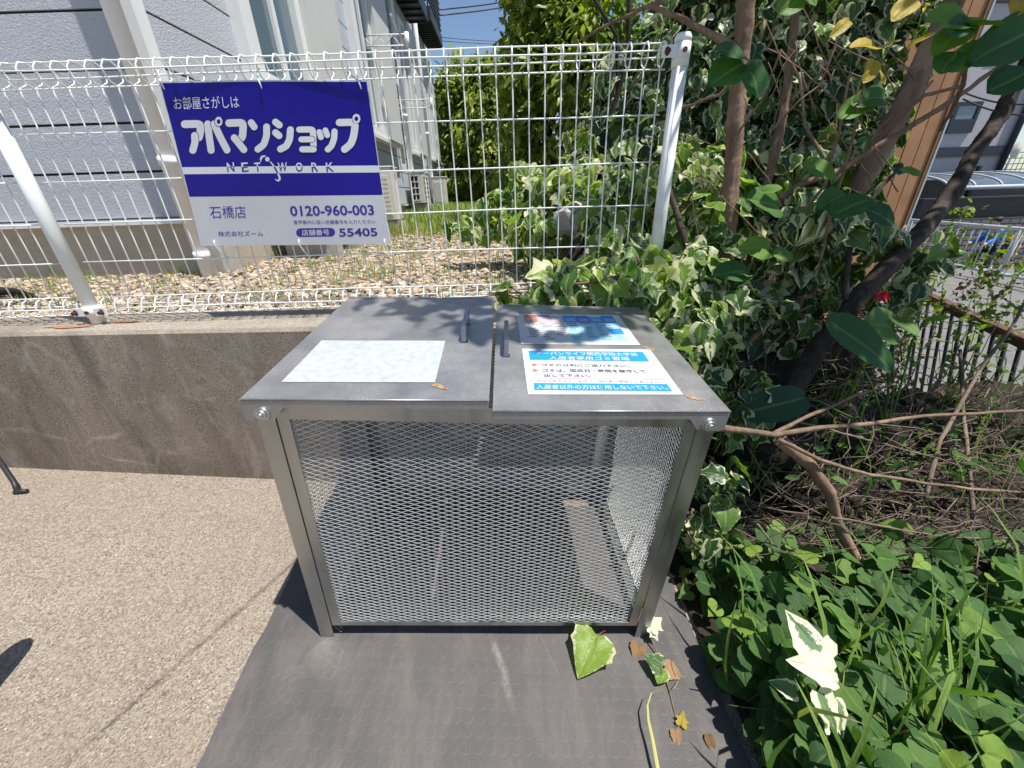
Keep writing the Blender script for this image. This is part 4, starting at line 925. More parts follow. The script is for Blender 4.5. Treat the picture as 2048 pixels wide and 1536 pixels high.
k = 17000; yy = 1.56 + 4.4 * rng.beta(1, 2.0, k); P = np.stack([rng.uniform(-4.0, 1.0, k), yy, np.full(k, G0 - .008) + rng.uniform(-.006, .006, k)], 1); tag(stones('gravel', P, rng.uniform(.014, .046, k) * (1 + .10 * (yy - 1.5))), kind='stuff')

# ------------------------------------------------------------------ the overgrown bank: ivy, trunks, brush
IV = ('ivy', 'ivy_lobed', 'ivy_oval')
def ivy_on(L, P, nrm, size, bright=(.0, 1.0), droop=.35, jitter=.35, down=.8):
    """leaves shingled over a surface: facing out and up, tips hanging down"""
    k = len(P); who = rng.integers(0, 3, k); rn = rng.uniform(bright[0], bright[1], k)
    fc = nrmz(nrm + UP * .45 + rng.normal(size=(k, 3)) * jitter); al = nrmz(rng.normal(size=(k, 3)) * .45 + np.array([0, -.15, -down]) + nrm * .25)
    sz = rng.uniform(.62, 1.25, k) * size
    for i, kd in enumerate(IV):
        m_ = who == i
        if m_.any(): L.add(kd, P[m_], fc[m_], al[m_], sz[m_], rng.uniform(.05, .4, m_.sum()), rng.uniform(.0, droop * 2, m_.sum()), rn[m_], rng.uniform(.85, 1.1, m_.sum()), .06)
def ivy_blobs(name, label, blobs, nleaf, size, mat_, base, bright=(0, 1), stems=40, depth=.35, cat='ivy', group=None, front=True):
    t = thing(name, label, cat, base, group); L = Leaves(); tot = sum(r[0] * r[2] for _, r in blobs)
    for c, r in blobs:
        k = int(nleaf * r[0] * r[2] / tot); d = rdir(k * 2)
        if front: d = d[(d[:, 1] < .35)]
        d = d[:k]; k = len(d); lump = 1 + .16 * np.sin(d[:, :1] * 7 + c[0] * 9) * np.sin(d[:, 2:] * 6 + c[2] * 7)
        sh = 1 - depth * rng.uniform(0, 1, (k, 1)) ** 1.6; P = np.array(c) + d * lump * sh * np.array(r); ivy_on(L, P, nrmz(d / np.array(r)), size, bright)
    L.build('foliage', mat_, t); mb = MB()
    for _ in range(stems):
        c, r = blobs[rng.integers(len(blobs))]; s_ = np.array(c) + rdir(1)[0] * np.array(r) * .9; e = np.array(c) + rdir(1)[0] * np.array(r) * .95; mb.tube(wob(s_, e, 8, .08), taper(8, .005, .002), 4)
    mb.build('stems', 'twig_brown', t); return t
# big dark mass of ivy behind the right post
big = [B_(1290, 240, 2.55, (.36, .3, .42)), B_(1400, 110, 2.5, (.38, .3, .5)), B_(1480, 20, 2.5, (.42, .32, .6)), B_(1420, 270, 2.4, (.5, .35, .5)), B_(1560, 130, 2.4, (.5, .35, .6)), B_(1570, 330, 2.3, (.45, .35, .5)), B_(1690, 90, 2.3, (.32, .3, .6)), B_(1650, 300, 2.2, (.24, .3, .5)), B_(1300, 340, 2.35, (.40, .3, .40)), B_(1190, 330, 2.5, (.22, .22, .22)), B_(1640, -40, 2.4, (.4, .3, .6)), B_(1430, 440, 2.2, (.45, .3, .35))]
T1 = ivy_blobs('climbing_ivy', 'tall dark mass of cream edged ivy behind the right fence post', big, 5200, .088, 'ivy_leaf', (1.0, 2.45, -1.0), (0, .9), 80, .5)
mb = MB()                                    # dead wood, plus dark lumps added to block light inside the ivy
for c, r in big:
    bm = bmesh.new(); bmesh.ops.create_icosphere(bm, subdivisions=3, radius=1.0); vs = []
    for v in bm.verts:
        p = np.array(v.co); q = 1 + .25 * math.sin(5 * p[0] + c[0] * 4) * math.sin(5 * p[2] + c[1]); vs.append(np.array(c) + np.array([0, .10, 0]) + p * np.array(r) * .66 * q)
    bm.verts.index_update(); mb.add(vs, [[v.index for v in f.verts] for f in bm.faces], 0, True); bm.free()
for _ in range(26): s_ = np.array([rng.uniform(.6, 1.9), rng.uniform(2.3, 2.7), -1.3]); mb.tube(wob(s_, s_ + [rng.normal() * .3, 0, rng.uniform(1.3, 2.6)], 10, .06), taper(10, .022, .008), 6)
mb.build('dark_ivy_core', 'dark_ivy_core', T1)
# sunlit ivy behind the fence and heaped over the ledge behind the bin
low = [B_(1010, 420, 2.6, (.20, .22, .12)), B_(1090, 400, 2.5, (.26, .25, .20)), B_(1180, 380, 2.25, (.22, .22, .16)), B_(1090, 470, 2.2, (.18, .2, .14)), B_(1230, 430, 1.95, (.20, .2, .2)), B_(1370, 400, 1.85, (.22, .2, .22)), B_(1420, 470, 1.7, (.20, .18, .2)), B_(950, 450, 2.6, (.16, .18, .07))]
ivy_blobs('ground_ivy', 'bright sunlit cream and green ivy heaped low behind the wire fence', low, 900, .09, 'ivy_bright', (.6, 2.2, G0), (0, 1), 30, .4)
spill = [B_(1180, 560, 1.42, (.20, .10, .09)), B_(1060, 590, 1.36, (.14, .07, .045)), B_(1300, 560, 1.36, (.13, .1, .11)), B_(1340, 640, 1.28, (.10, .1, .12)), B_(1395, 560, 1.4, (.12, .1, .13)), B_(1240, 500, 1.52, (.10, .08, .1))]
ivy_blobs('spilling_ivy', 'large leaved variegated ivy spilling over the back edge of the bin', spill, 250, .104, 'ivy_bright', (.35, 1.42, -.42), (0, .9), 26, .5)
side = [B_(1400, 700, 1.16, (.10, .12, .15)), B_(1440, 620, 1.3, (.13, .12, .14)), B_(1380, 780, 1.08, (.04, .09, .12)), B_(1430, 960, .98, (.055, .10, .10)), B_(1385, 1050, .92, (.035, .1, .09)), B_(1470, 800, 1.15, (.10, .1, .12)), B_(1350, 720, 1.22, (.06, .08, .1))]
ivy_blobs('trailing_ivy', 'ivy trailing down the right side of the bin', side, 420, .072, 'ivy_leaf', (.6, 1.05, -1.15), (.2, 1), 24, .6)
wound = [B_(1600, 540, 1.62, (.16, .10, .14)), B_(1690, 470, 1.55, (.17, .10, .13)), B_(1750, 470, 1.58, (.12, .09, .08)), B_(1640, 420, 1.52, (.16, .09, .09)), B_(1550, 470, 1.62, (.12, .1, .14)), B_(1560, 650, 1.5, (.16, .12, .12)), B_(1680, 600, 1.6, (.16, .10, .12)), B_(1840, 520, 1.7, (.11, .08, .11)), B_(1810, 580, 1.65, (.10, .08, .08)), B_(1480, 560, 1.55, (.08, .08, .14)), B_(1620, 330, 1.75, (.2, .1, .12))]
ivy_blobs('wound_ivy', 'scattered ivy climbing round the slanting trunks in front of the timber wall', wound, 390, .082, 'ivy_leaf', (1.0, 1.6, -1.2), (.1, 1), 40, .9)
foot = [B_(1390, 1060, .93, (.05, .06, .05)), B_(1440, 1090, .92, (.08, .07, .06)), B_(1410, 1150, .86, (.06, .06, .05)), B_(1500, 1130, .93, (.07, .06, .05))]
ivy_blobs('young_ivy', 'yellow green young ivy low at the foot of the bin right front leg', foot, 130, .062, 'ivy_bright', (.62, .85, -1.18), (.4, 1), 14, .6)

# trunks; their crowns reach over the bin out of the picture and dapple it
def crown_over(t, blobs, nleaf, size, mat_='broad_leaf', kind='oblong', name='crown'):
    L = Leaves()
    for c, r in blobs:
        k = int(nleaf / len(blobs)); d = rdir(k); P = np.array(c) + d * rng.uniform(.25, 1, (k, 1)) * np.array(r); L.add(kind, P, nrmz(UP + rng.normal(size=(k, 3)) * .6), nrmz(rng.normal(size=(k, 3)) + [0, 0, -.3]), rng.uniform(.7, 1.25, k) * size, .2, .4, rng.uniform(0, .85, k))
    L.build(name, mat_, t)
def tree_(label, knots, r0, r1, mat_, blobs, nleaf, size, limbs=(), branch_mat=None):
    P = px_path(knots, amp=.02); t = thing('tree', label, 'tree', P[-1], 'trees on the overgrown bank'); mb = MB(); n = len(P)
    trunk_tube(mb, P, r1, r0)
    mb.build('trunk', mat_, t)
    for pts, ra, rb in limbs: mb = MB(); Q = px_path(pts, amp=.03); mb.tube(Q, taper(len(Q), ra, rb, .08), 7); mb.build('branch', branch_mat or mat_, t)
    mb = MB()
    for c, r in blobs:
        for _ in range(5): mb.tube(wob(P[0], np.array(c) + rdir(1)[0] * np.array(r) * .8, 8, .05), taper(8, r1 * .45, .004), 5)
    if mb.v: mb.build('limbs', branch_mat or mat_, t)
    if nleaf: crown_over(t, blobs, nleaf, size)
    return t
tree_('slim straight brown trunk standing just right of the fence post', [(1500, -150, 1.62), (1493, 0, 1.62), (1478, 160, 1.62), (1466, 330, 1.60), (1452, 480, 1.58), (1455, 640, 1.55), (1440, 760, 1.5)], .034, .022, 'bark_brown',
      [((.85, 1.5, 1.75), (.35, .25, .3)), ((.50, .80, 2.1), (.36, .12, .18)), ((1.0, .78, 2.1), (.22, .12, .18)), ((1.3, 1.8, 1.9), (.45, .35, .4)), ((.72, .60, 2.2), (.3, .05, .15))], 330, .08,
      [([(1300, 10, 1.7), (1370, 40, 1.68), (1470, 95, 1.62)], .006, .012), ([(1160, 80, 1.9), (1260, 30, 1.8), (1330, 0, 1.7)], .004, .008), ([(1540, 640, 1.2), (1480, 700, 1.25), (1360, 715, 1.3)], .009, .006)])
tree_('slanting brown trunk leaning right in front of the timber wall', [(1975, -150, 1.75), (1910, 0, 1.75), (1835, 150, 1.72), (1765, 290, 1.7), (1690, 420, 1.68), (1630, 540, 1.62), (1570, 660, 1.55), (1540, 760, 1.5)], .045, .030, 'bark_brown',
      [((1.9, 1.5, 1.9), (.55, .4, .35)), ((2.5, 1.9, 2.0), (.6, .5, .5)), ((1.75, .95, 1.7), (.45, .28, .25)), ((2.4, 1.1, 1.9), (.55, .35, .3)), ((1.45, .75, 1.5), (.35, .16, .2))], 1000, .10,
      [([(2060, 90, 1.5), (1960, 160, 1.55), (1850, 235, 1.6), (1760, 290, 1.6), (1690, 335, 1.62), (1600, 370, 1.6), (1560, 400, 1.6)], .007, .013), ([(1930, 170, 1.6), (1850, 190, 1.62), (1790, 240, 1.65), (1740, 300, 1.68)], .005, .009)])
tree_('dark rough barked dead trunk leaning far to the right', [(2090, 60, 1.9), (2040, 150, 1.85), (2005, 225, 1.8), (1940, 320, 1.72), (1880, 420, 1.62), (1800, 510, 1.5), (1720, 590, 1.42), (1640, 690, 1.36), (1590, 770, 1.3), (1570, 860, 1.25)], .036, .022, 'bark_dark', [], 0, .1,
      [([(2075, 150, 1.75), (2035, 170, 1.78), (2000, 215, 1.8)], .010, .014), ([(1800, 330, 1.55), (1735, 410, 1.5), (1700, 500, 1.46), (1690, 600, 1.4)], .005, .011)])
tree_('thin leaning grey stem rising between the ivy and the slim trunk', [(1600, -40, 1.8), (1585, 90, 1.8), (1570, 210, 1.78), (1545, 330, 1.72), (1500, 470, 1.62), (1478, 620, 1.5), (1460, 720, 1.42)], .020, .012, 'twig_brown', [], 0, .1,
      [([(1690, 60, 1.8), (1640, 150, 1.8), (1580, 200, 1.78)], .003, .007), ([(1650, 330, 1.6), (1610, 250, 1.65), (1600, 160, 1.7), (1560, 100, 1.7)], .006, .004)])
tree_('short dark crooked stem leaning over the right back corner of the bin', [(1335, 370, 1.6), (1360, 450, 1.52), (1390, 540, 1.44), (1420, 640, 1.34), (1470, 720, 1.26), (1510, 810, 1.2)], .015, .010, 'bark_dark', [], 0, .1)

# shrub with big toothed leaves hanging into the top right corner
sh = thing('big_leaved_shrub', 'shrub branch with large backlit green and yellow leaves at the top right', 'shrub', at_y(1700, 560, 1.3)); L = Leaves(); L2 = Leaves(); mb = MB()
def big_leaf(px, py, Y, tipx, tipy, size_px, rn, yellow=False, kind='oblong', fc=None, curl=.3, dr=.3, w=1.0):
    P = at_y(px, py, Y); Q = at_y(tipx, tipy, Y - .03); d = Q - P; s = float(np.linalg.norm(d))
    (L2 if yellow else L).add(kind, P, fc if fc is not None else nrmz(TOCAM * .7 + UP * .5 + rng.normal(size=3) * .15), d, s, curl, dr, [rn], w * size_px)
for a in ((1900, 55, 1.0, 2012, 40, 1.0, .9, 0, 'oblong', None, .5, .2, 1.05), (1940, 50, 1.0, 1872, 22, 1.0, .85), (1930, 55, 1.0, 1878, 95, 1.0, .9), (1935, 45, .98, 1905, 60, 1.0, .2), (2000, 82, 1.0, 1965, 118, 1, .3), (2075, 55, .98, 1960, 110, .9, .3), (1965, 92, 1.0, 1908, 130, .8, .8), (1905, 105, 1.0, 1888, 140, 1.3, .5), (2052, 148, .98, 1988, 172, 1.0, .15), (1745, 200, 1.3, 1680, 228, .8, .8), (1770, 195, 1.3, 1715, 195, .9, .55), (1440, 155, 1.2, 1425, 165, 1, .3), (1492, 120, 1.15, 1440, 85, 1.2, .2), (1488, 128, 1.15, 1422, 158, 1.25, .5), (1490, 128, 1.15, 1532, 190, 1.25, .2), (1600, 0, 1.1, 1560, 18, 1.1, .8), (1590, -20, 1.1, 1640, 0, 1, .8), (1560, 420, 1.25, 1505, 385, 1.2, .6), (1520, 385, 1.2, 1565, 370, 1.1, .8), (1540, 500, 1.25, 1490, 490, 1.1, .9), (1545, 505, 1.25, 1590, 515, 1.1, .8), (1500, 545, 1.25, 1432, 540, .9, .4), (1605, 330, 1.25, 1680, 345, 1.0, .75), (1660, 430, 1.2, 1750, 390, 1.0, .3), (1730, 420, 1.2, 1800, 440, 1.15, .1), (1800, 340, 1.25, 1850, 345, .8, .8), (1690, 390, 1.25, 1640, 410, 1.1, .5)): big_leaf(*a)
for a in ((1755, 95, 1.2, 1712, 80, .8, .3), (1765, 95, 1.2, 1802, 75, .8, .6), (1750, 120, 1.2, 1735, 160, .9, .2), (1755, 140, 1.2, 1775, 165, .9, .1), (1700, 40, 1.2, 1668, 65, .6, .0), (1830, 0, 1.2, 1790, 30, .9, .3), (1815, 95, 1.1, 1870, 60, .4, .2), (2040, 0, 1.0, 2035, 25, 1.0, .8)): big_leaf(*a[:7], True, 'oblong', None, .3, .3, 1.0)
for pts, ra, rb in (([(2060, 95, .98), (1990, 85, 1.0), (1930, 130, 1.0), (1925, 175, 1.05), (1900, 230, 1.15), (1880, 260, 1.3)], .003, .005), ([(1560, 105, 1.25), (1530, 190, 1.3), (1480, 260, 1.35), (1440, 390, 1.4)], .002, .004), ([(1500, 120, 1.16), (1440, 190, 1.2), (1365, 215, 1.35)], .003, .004), ([(1680, 60, 1.3), (1640, 170, 1.3), (1600, 200, 1.3), (1545, 260, 1.35)], .002, .003), ([(1700, 150, 1.3), (1680, 260, 1.3), (1650, 370, 1.3), (1610, 420, 1.3)], .003, .005), ([(1740, 120, 1.22), (1720, 200, 1.28), (1700, 300, 1.3), (1660, 430, 1.3), (1640, 520, 1.3)], .002, .005), ([(1560, 505, 1.25), (1500, 480, 1.3), (1470, 560, 1.35)], .003, .004)):
    Q = px_path(pts, amp=.02); mb.tube(Q, taper(len(Q), ra, rb), 6)
for _ in range(34):                           # bare thin twigs tangled in front of the ivy
    a = (rng.uniform(1240, 1760), rng.uniform(-20, 420)); an = rng.normal() * .7 + 1.0; l = rng.uniform(90, 260); Y = rng.uniform(1.45, 1.85)
    Q = px_path([(a[0], a[1], Y), (a[0] + l * .5 * math.cos(an) + rng.normal() * 12, a[1] + l * .5 * math.sin(an), Y - .03), (a[0] + l * math.cos(an), a[1] + l * math.sin(an), Y - .02)], amp=.03); mb.tube(Q, taper(len(Q), rng.uniform(.0008, .0018), .0022), 5)
L.build('leaves', 'broad_leaf', sh); o = L2.build('leaves', 'yellow_leaf', sh); o['label'] = 'yellowing withered leaves'; mb.build('twigs', 'twig_brown', sh)

# dead brush heap on the bank, dark lumps added under it as shade
bh = MB()
for px, py, Y, r in ((1560, 760, 1.35, (.20, .14, .16)), (1680, 740, 1.5, (.26, .18, .17)), (1600, 900, 1.15, (.18, .12, .12)), (1760, 880, 1.28, (.25, .16, .16)), (1900, 880, 1.35, (.25, .18, .18)), (2040, 860, 1.45, (.28, .2, .2)), (1700, 1000, 1.08, (.22, .12, .10)), (1880, 1010, 1.12, (.25, .12, .11)), (2050, 1000, 1.2, (.25, .14, .13)), (1620, 650, 1.9, (.26, .16, .16)), (1500, 640, 1.85, (.18, .12, .16)), (1730, 640, 2.05, (.22, .16, .15))):
    c = at_y(px, py, Y) + np.array([0, .16, -.06]); bm = bmesh.new(); bmesh.ops.create_icosphere(bm, subdivisions=4, radius=1.0); bm.verts.index_update(); vs = []
    for v in bm.verts:
        p = np.array(v.co); vs.append(c + p * np.array(r) * (1 + .12 * math.sin(7 * p[0] + c[0] * 9) * math.sin(8 * p[2] + c[1] * 7) + .08 * math.sin(17 * p[0] + 3) * math.sin(19 * p[2])))
    bh.add(vs, [[v.index for v in f.verts] for f in bm.faces], 0, True); bm.free()
plain('dark_brush', (.026, .019, .013), .97, .5, 30, bump=1.0, bscale=60, dirt=(.6, (.10, .07, .045)))
tag(bh.build('dark_brush_core', 'dark_brush'), kind='stuff')
L = Leaves(); mb = MB()
for _ in range(1250):
    px, py = rng.uniform(1480, 2120), rng.uniform(610, 1120); Y = np.interp(py, [600, 1120], [1.75, .95]) + rng.normal() * .10
    if px > 1815 and py < 770: continue
    P = at_y(px, py, Y); d = nrmz(np.array([rng.normal() * 1.0, rng.normal() * .5, rng.normal() * .55])); l = rng.uniform(.10, .42); Q = wob(P - d * l / 2, P + d * l / 2, 5, .10); r = rng.uniform(.0009, .0032)
    mb.tube(Q, taper(5, r, r * .5), 4)
tag(mb.build('dead_twigs', 'twig_dead'), kind='stuff')
k = 3400; px, py = rng.uniform(1470, 2120, k), rng.uniform(600, 1100, k); kk_ = ~((px > 1800) & (py < 790)); px, py = px[kk_], py[kk_]; k = len(px); P = np.array([at_y(a, b, np.interp(b, [560, 1100], [1.9, 1.0]) + .06 + abs(rng.normal()) * .08) for a, b in zip(px, py)])
L.add('small', P, rdir(k) * .7 + TOCAM * .3, rdir(k), rng.uniform(.015, .05, k), .5, .9, None, .9, .1); tag(L.build('dead_leaves', 'dry_leaf'), kind='stuff')
def bough(label, pts, ra, rb, mat_='twig_brown'):
    Q = px_path(pts, amp=.012); mb = MB(); mb.tube(Q, taper(len(Q), ra, rb, .05), 8); o = mb.build('fallen_branch', mat_); return tag(o, label, 'branch', 'fallen branches on the bank')
bough('long bare branch sweeping right from the hinge bolt at the bin corner', [(1430, 855, .80), (1550, 870, .84), (1640, 855, .9), (1800, 838, .98), (2080, 820, 1.1)], .009, .004)
bough('pair of dead canes arching down to the right below the long bare branch', [(1555, 878, .84), (1640, 920, .86), (1740, 950, .88), (1860, 968, .92), (2080, 985, 1.0)], .006, .004)
bough('thin cane forking up and right from the long bare branch', [(1545, 868, .84), (1610, 835, .9), (1700, 795, 1.0), (1790, 768, 1.1)], .006, .003)
bough('thick brown root bent like an elbow in the middle of the bank', [(1560, 880, .88), (1620, 930, .88), (1660, 985, .86), (1680, 1060, .85), (1720, 1130, .82), (1750, 1190, .8)], .017, .014, 'bark_brown')
bough('slender dead stem slanting down across the dark brush', [(1600, 845, 1.0), (1760, 885, 1.0), (1900, 925, 1.02), (1960, 945, 1.03)], .003, .0015, 'twig_dead')
bough('pale dead cane lying across the foot of the brush', [(1660, 1035, .82), (1780, 1055, .84), (1900, 1075, .88), (2080, 1075, .92)], .003, .002, 'twig_dead')
bough('upright dead stick at the right of the brush', [(1920, 700, 1.5), (1930, 860, 1.2), (1945, 1010, 1.0), (1940, 1150, .9)], .006, .007, 'twig_dead')
bough('second bare stick crossing upward through the brush', [(2060, 590, 1.5), (1960, 740, 1.3), (1880, 880, 1.12), (1850, 1000, 1.0)], .005, .007, 'twig_dead')

# heart leaved ground cover, grass, weeds
def bz(x, y): return bank_z(x, y)
L = Leaves(); mb = MB(); k = 900; n0 = 0
px = rng.uniform(1320, 2140, k); py = 1040 + 560 * rng.uniform(0, 1, k) ** .85
for a, b in zip(px, py):
    up = rng.uniform(.03, .24) if a > 1450 else rng.uniform(.02, .13)
    lim = np.interp(b, [1000, 1200, 1300, 1536], [1330, 1345, 1410, 1500])
    if a < lim + 12: continue
    P = on_ground(a, b, up); 
    if P[0] < .52: continue
    s = rng.uniform(.036, .088); al = nrmz(np.array([rng.normal(), rng.normal() - .7, -.25])); L.add('heart', P, nrmz(UP + rng.normal(size=3) * .5 + TOCAM * .3), al, s, rng.uniform(.0, .35), rng.uniform(0, .6), None, 1.05, .04)
    if rng.uniform() < .35: g = P + np.array([rng.normal() * .02, .02, 0]); g[2] = bz(g[0], g[1]); mb.tube(wob(g, P, 4, .05), .0013, 4, 1)
tag(L.build('heart_leaf_cover', 'heart_leaf'), kind='stuff'); plain('red_stem', (.20, .06, .04), .6); tag(mb.build('ground_stems', ['red_stem', 'red_stem']), kind='stuff')
L = Leaves(); k = 130
for _ in range(k):
    a, b = (rng.uniform(1440, 2100), rng.uniform(1080, 1600)) if rng.uniform() < .3 else (rng.normal(1700, 130), rng.uniform(1290, 1620)); P = on_ground(a, b, .02)
    if P[0] < .53: continue
    an = rng.normal() * .9 - 1.2; ln = rng.uniform(.3, 1.3); d = np.array([math.cos(an) * ln, math.sin(an) * ln, 1.0]); L.add('blade', P, np.array([math.cos(an), math.sin(an), .5]) + rng.normal(size=3) * .3, d, rng.uniform(.18, .46), .12, rng.uniform(.5, 1.4), None, rng.uniform(.016, .040), 0, .6)
for _ in range(130):
    a, b = rng.uniform(1420, 2060), rng.uniform(760, 1080); P = at_y(a, b, np.interp(b, [700, 1080], [1.45, .98]) + .05); an = rng.normal() * 1.2 - 1.3; ln = rng.uniform(.2, 1.2)
    L.add('blade', P - [0, 0, .05], np.array([math.cos(an), math.sin(an), .5]), np.array([math.cos(an) * ln, math.sin(an) * ln, 1.0]), rng.uniform(.10, .32), .12, rng.uniform(.6, 1.6), None, rng.uniform(.014, .03), 0, .6)
tag(L.build('long_grass', 'grass_blade'), kind='stuff')
L = Leaves(); k = 4200                              # fine undergrowth between the trunks and by the railing
px, py = rng.uniform(1470, 2100, k), rng.uniform(560, 960, k); Y = np.interp(py, [560, 960], [2.3, 1.15]) + rng.normal(size=k) * .12; P = np.array([at_y(a, b, c) for a, b, c in zip(px, py, Y)])
keep = rng.uniform(size=k) < np.where((px > 1815) & (py < 790), .06, .8) * np.where(py > 800, .5, 1); P = P[keep]; k = len(P)
L.add('lance', P, nrmz(UP + rng.normal(size=(k, 3)) * .5), nrmz(rng.normal(size=(k, 3)) + [0, -.3, .1]), rng.uniform(.02, .058, k), .2, .5, rng.uniform(0, 1, k), 1.4); tag(L.build('undergrowth', 'heart_leaf'), kind='stuff')

# ------------------------------------------------------------------ beyond the bank: timber wall, railings, street
plain('timber', (.40, .21, .105), .7, .22, 3, bump=.25, bscale=60, dirt=(.35, (.25, .13, .07))); plain('grey_tile', (.46, .44, .46), .85, .12, 14, bump=.7, bscale=22)
plain('navy_trim', (.035, .04, .06), .5, .2); plain('roof_sheet', (.10, .12, .15), .18, .1, 5, spec=.7); mbp = M['block_paving'] = mat('block_paving', rough=.9); n_ = N(mbp); bk_ = n_.new('TexBrick'); n_.link(n_.coord((1, 1, 1), (math.pi / 2, 0, 0)), bk_.inputs['Vector']); bk_.inputs['Scale'].default_value = 1.0; bk_.inputs['Brick Width'].default_value = .34; bk_.inputs['Row Height'].default_value = .17; bk_.inputs['Mortar Size'].default_value = .022
bk_.inputs['Color1'].default_value = (.20, .19, .19, 1); bk_.inputs['Color2'].default_value = (.13, .125, .13, 1); bk_.inputs['Mortar'].default_value = (.03, .03, .032, 1); n_.color(bk_.outputs[0])
plain('rail_brown', (.13, .05, .035), .45, .15, 12); plain('rail_paint', (.46, .52, .55), .4, .06, 9); plain('hazard_yellow', (.75, .36, .03), .5, .08); plain('green_mesh', (.06, .16, .10), .6, .1); plain('dish_cream', (.62, .60, .52), .5)
YT = 5.0; xr_ = float(np.mean([at_y(1985, 0, YT)[0], at_y(1890, 240, YT)[0], at_y(1800, 480, YT)[0]]))
th_ = thing('timber_house', 'orange brown timber boarded house wall with a pale metal corner edge', 'house', (xr_ - 1, YT, -1.7))
mb = MB(); x = xr_ - .035; i = 0
while x > xr_ - 2.3:
    wd = .158; mb.box((x - wd + .006, YT - .002 * (i % 2), -1.75), (x - .006, YT + .03, 4)); x -= wd; i += 1
mb.box((xr_ - 2.3, YT + .031, -1.75), (xr_ - .04, YT + 3, 4)); mb.build('board_wall', 'timber', th_)
mb = MB(); x = xr_ - .035
while x > xr_ - 2.3: mb.box((x - .0055, YT + .008, -1.75), (x + .0055, YT + .029, 4)); x -= .158
mb.build('joint', 'dark_slot', th_)
mb = MB(); mb.box((xr_ - .034, YT - .02, -1.75), (xr_ - .008, YT + .05, 4)); mb.box((xr_ - .0075, YT - .03, -1.75), (xr_ + .012, YT + .06, 4), 1); mb.build('corner_trim', ['timber', 'rail_paint'], th_)

YA = 18.0; A_ = lambda px, py: at_y(px, py, YA)
ap = thing('tiled_apartment', 'grey textured apartment block with dark window frames across the street', 'building', (A_(1900, 200)[0], YA, -3)); xe = A_(2022, 285)[0]
mb = MB(); mb.box((xe - 13, YA, -3), (xe, YA + 8, 12)); mb.build('wall', 'grey_tile', ap)
mb = MB(); za = A_(1950, 300)[2]; mb.box((xe - 13, YA - .10, za - .22), (xe - .02, YA - .002, za + .12)); mb.build('belt_course', 'navy_trim', ap)
mb = MB(); mb.tube([(xe - .12, YA - .12, -3), (xe - .12, YA - .12, 12)], .10, 10); mb.build('downpipe', 'navy_trim', ap)
def a_window(c0, c1, split=False):
    p, q = A_(*c0), A_(*c1); x0, x1 = p[0], q[0]; z1, z0 = p[2], q[2]; mb = MB(); t = .12
    mb.box((x0, YA - .09, z0), (x0 + t, YA - .003, z1)); mb.box((x1 - t, YA - .09, z0), (x1, YA - .003, z1)); mb.box((x0 + t, YA - .09, z0), (x1 - t, YA - .003, z0 + t)); mb.box((x0 + t, YA - .09, z1 - t), (x1 - t, YA - .003, z1))
    if split: zm = z0 + (z1 - z0) * .45; mb.box((x0 + t, YA - .085, z0 + t + .002), (x1 - t, YA - .05, zm))
    w_ = mb.build('window', 'navy_trim', ap); mb = MB(); mb.box((x0 + t, YA - .04, z0 + t), (x1 - t, YA - .01, z1 - t)); mb.build('pane', 'window_glass', w_)
a_window((2016, 32), (2120, 96)); a_window((1912, 205), (1938, 266), True); a_window((1960, -60), (2120, 2))
cp = thing('carport', 'black framed carport with a curved grey translucent roof', 'carport', at_y(1960, 430, 15.2)); mb = MB(); YC = 15.0
cxl, cxr = at_y(1898, 372, YC)[0], at_y(2120, 372, YC)[0]; zc = at_y(1960, 378, YC)[2]; n = 10; R_ = 2.6
sec = [(YC + 2.6 * (1 - math.cos(a)), zc + .55 * math.sin(a)) for a in np.linspace(0.05, 1.45, n)]
for i in range(n - 1): mb.box((cxl, 0, 0), (cxr, 1, 1), 0, lambda x, u, v, i=i: (x, *(lerp(sec[i], sec[i + 1], u) + np.array([0, .03 * v]))))
mb.build('roof', 'roof_sheet', cp); mb = MB()
for x in np.arange(cxl, cxr, .95): mb.tube([(x, a - .01, b + .045) for a, b in sec], .03, 6)
mb.tube([(cxl, YC - .02, zc + .05), (cxr, YC - .02, zc + .05)], .07, 8); mb.build('roof_rib', 'rail_paint', cp)
mb = MB(); mb.box((cxl - .4, YC + 2.62, -2.75), (cxr + 3, YC + 2.7, zc + .35)); mb.build('back_panel', 'black_metal', cp)  # black panel, its full width added to stand in for shade under the roof
for x in (cxl + .15, cxl + 3.2): mb = MB(); mb.box((x, YC + 2.2, -2.75), (x + .12, YC + 2.32, zc + .8)); mb.build('post', 'black_metal', cp)
lw = thing('low_wall', 'black low boundary wall in front of the carport', 'wall', at_y(1950, 430, 14.6)); mb = MB(); zt, zb = at_y(1950, 397, 14.6)[2], at_y(1950, 436, 14.6)[2]
mb.box((at_y(1840, 420, 14.6)[0], 14.6, -2.75), (26, 14.8, zt)); mb.build('wall', 'black_metal', lw); mb = MB(); mb.box((at_y(1835, 420, 14.6)[0], 14.5, zt + .002), (26, 14.9, zt + .05)); mb.build('coping', 'navy_trim', lw)
bw = thing('block_wall', 'grey rough block wall below the black boundary wall', 'wall', at_y(1950, 470, 14.2)); mb = MB(); mb.box((at_y(1830, 460, 14.2)[0], 14.2, -2.75), (26, 14.5, zb)); mb.build('wall', 'block_paving', bw)
dsh = thing('satellite_dish', 'cream satellite dish beside the grey apartment corner', 'satellite dish', at_y(2036, 318, 17)); mb = MB(); c = at_y(2033, 300, 17)
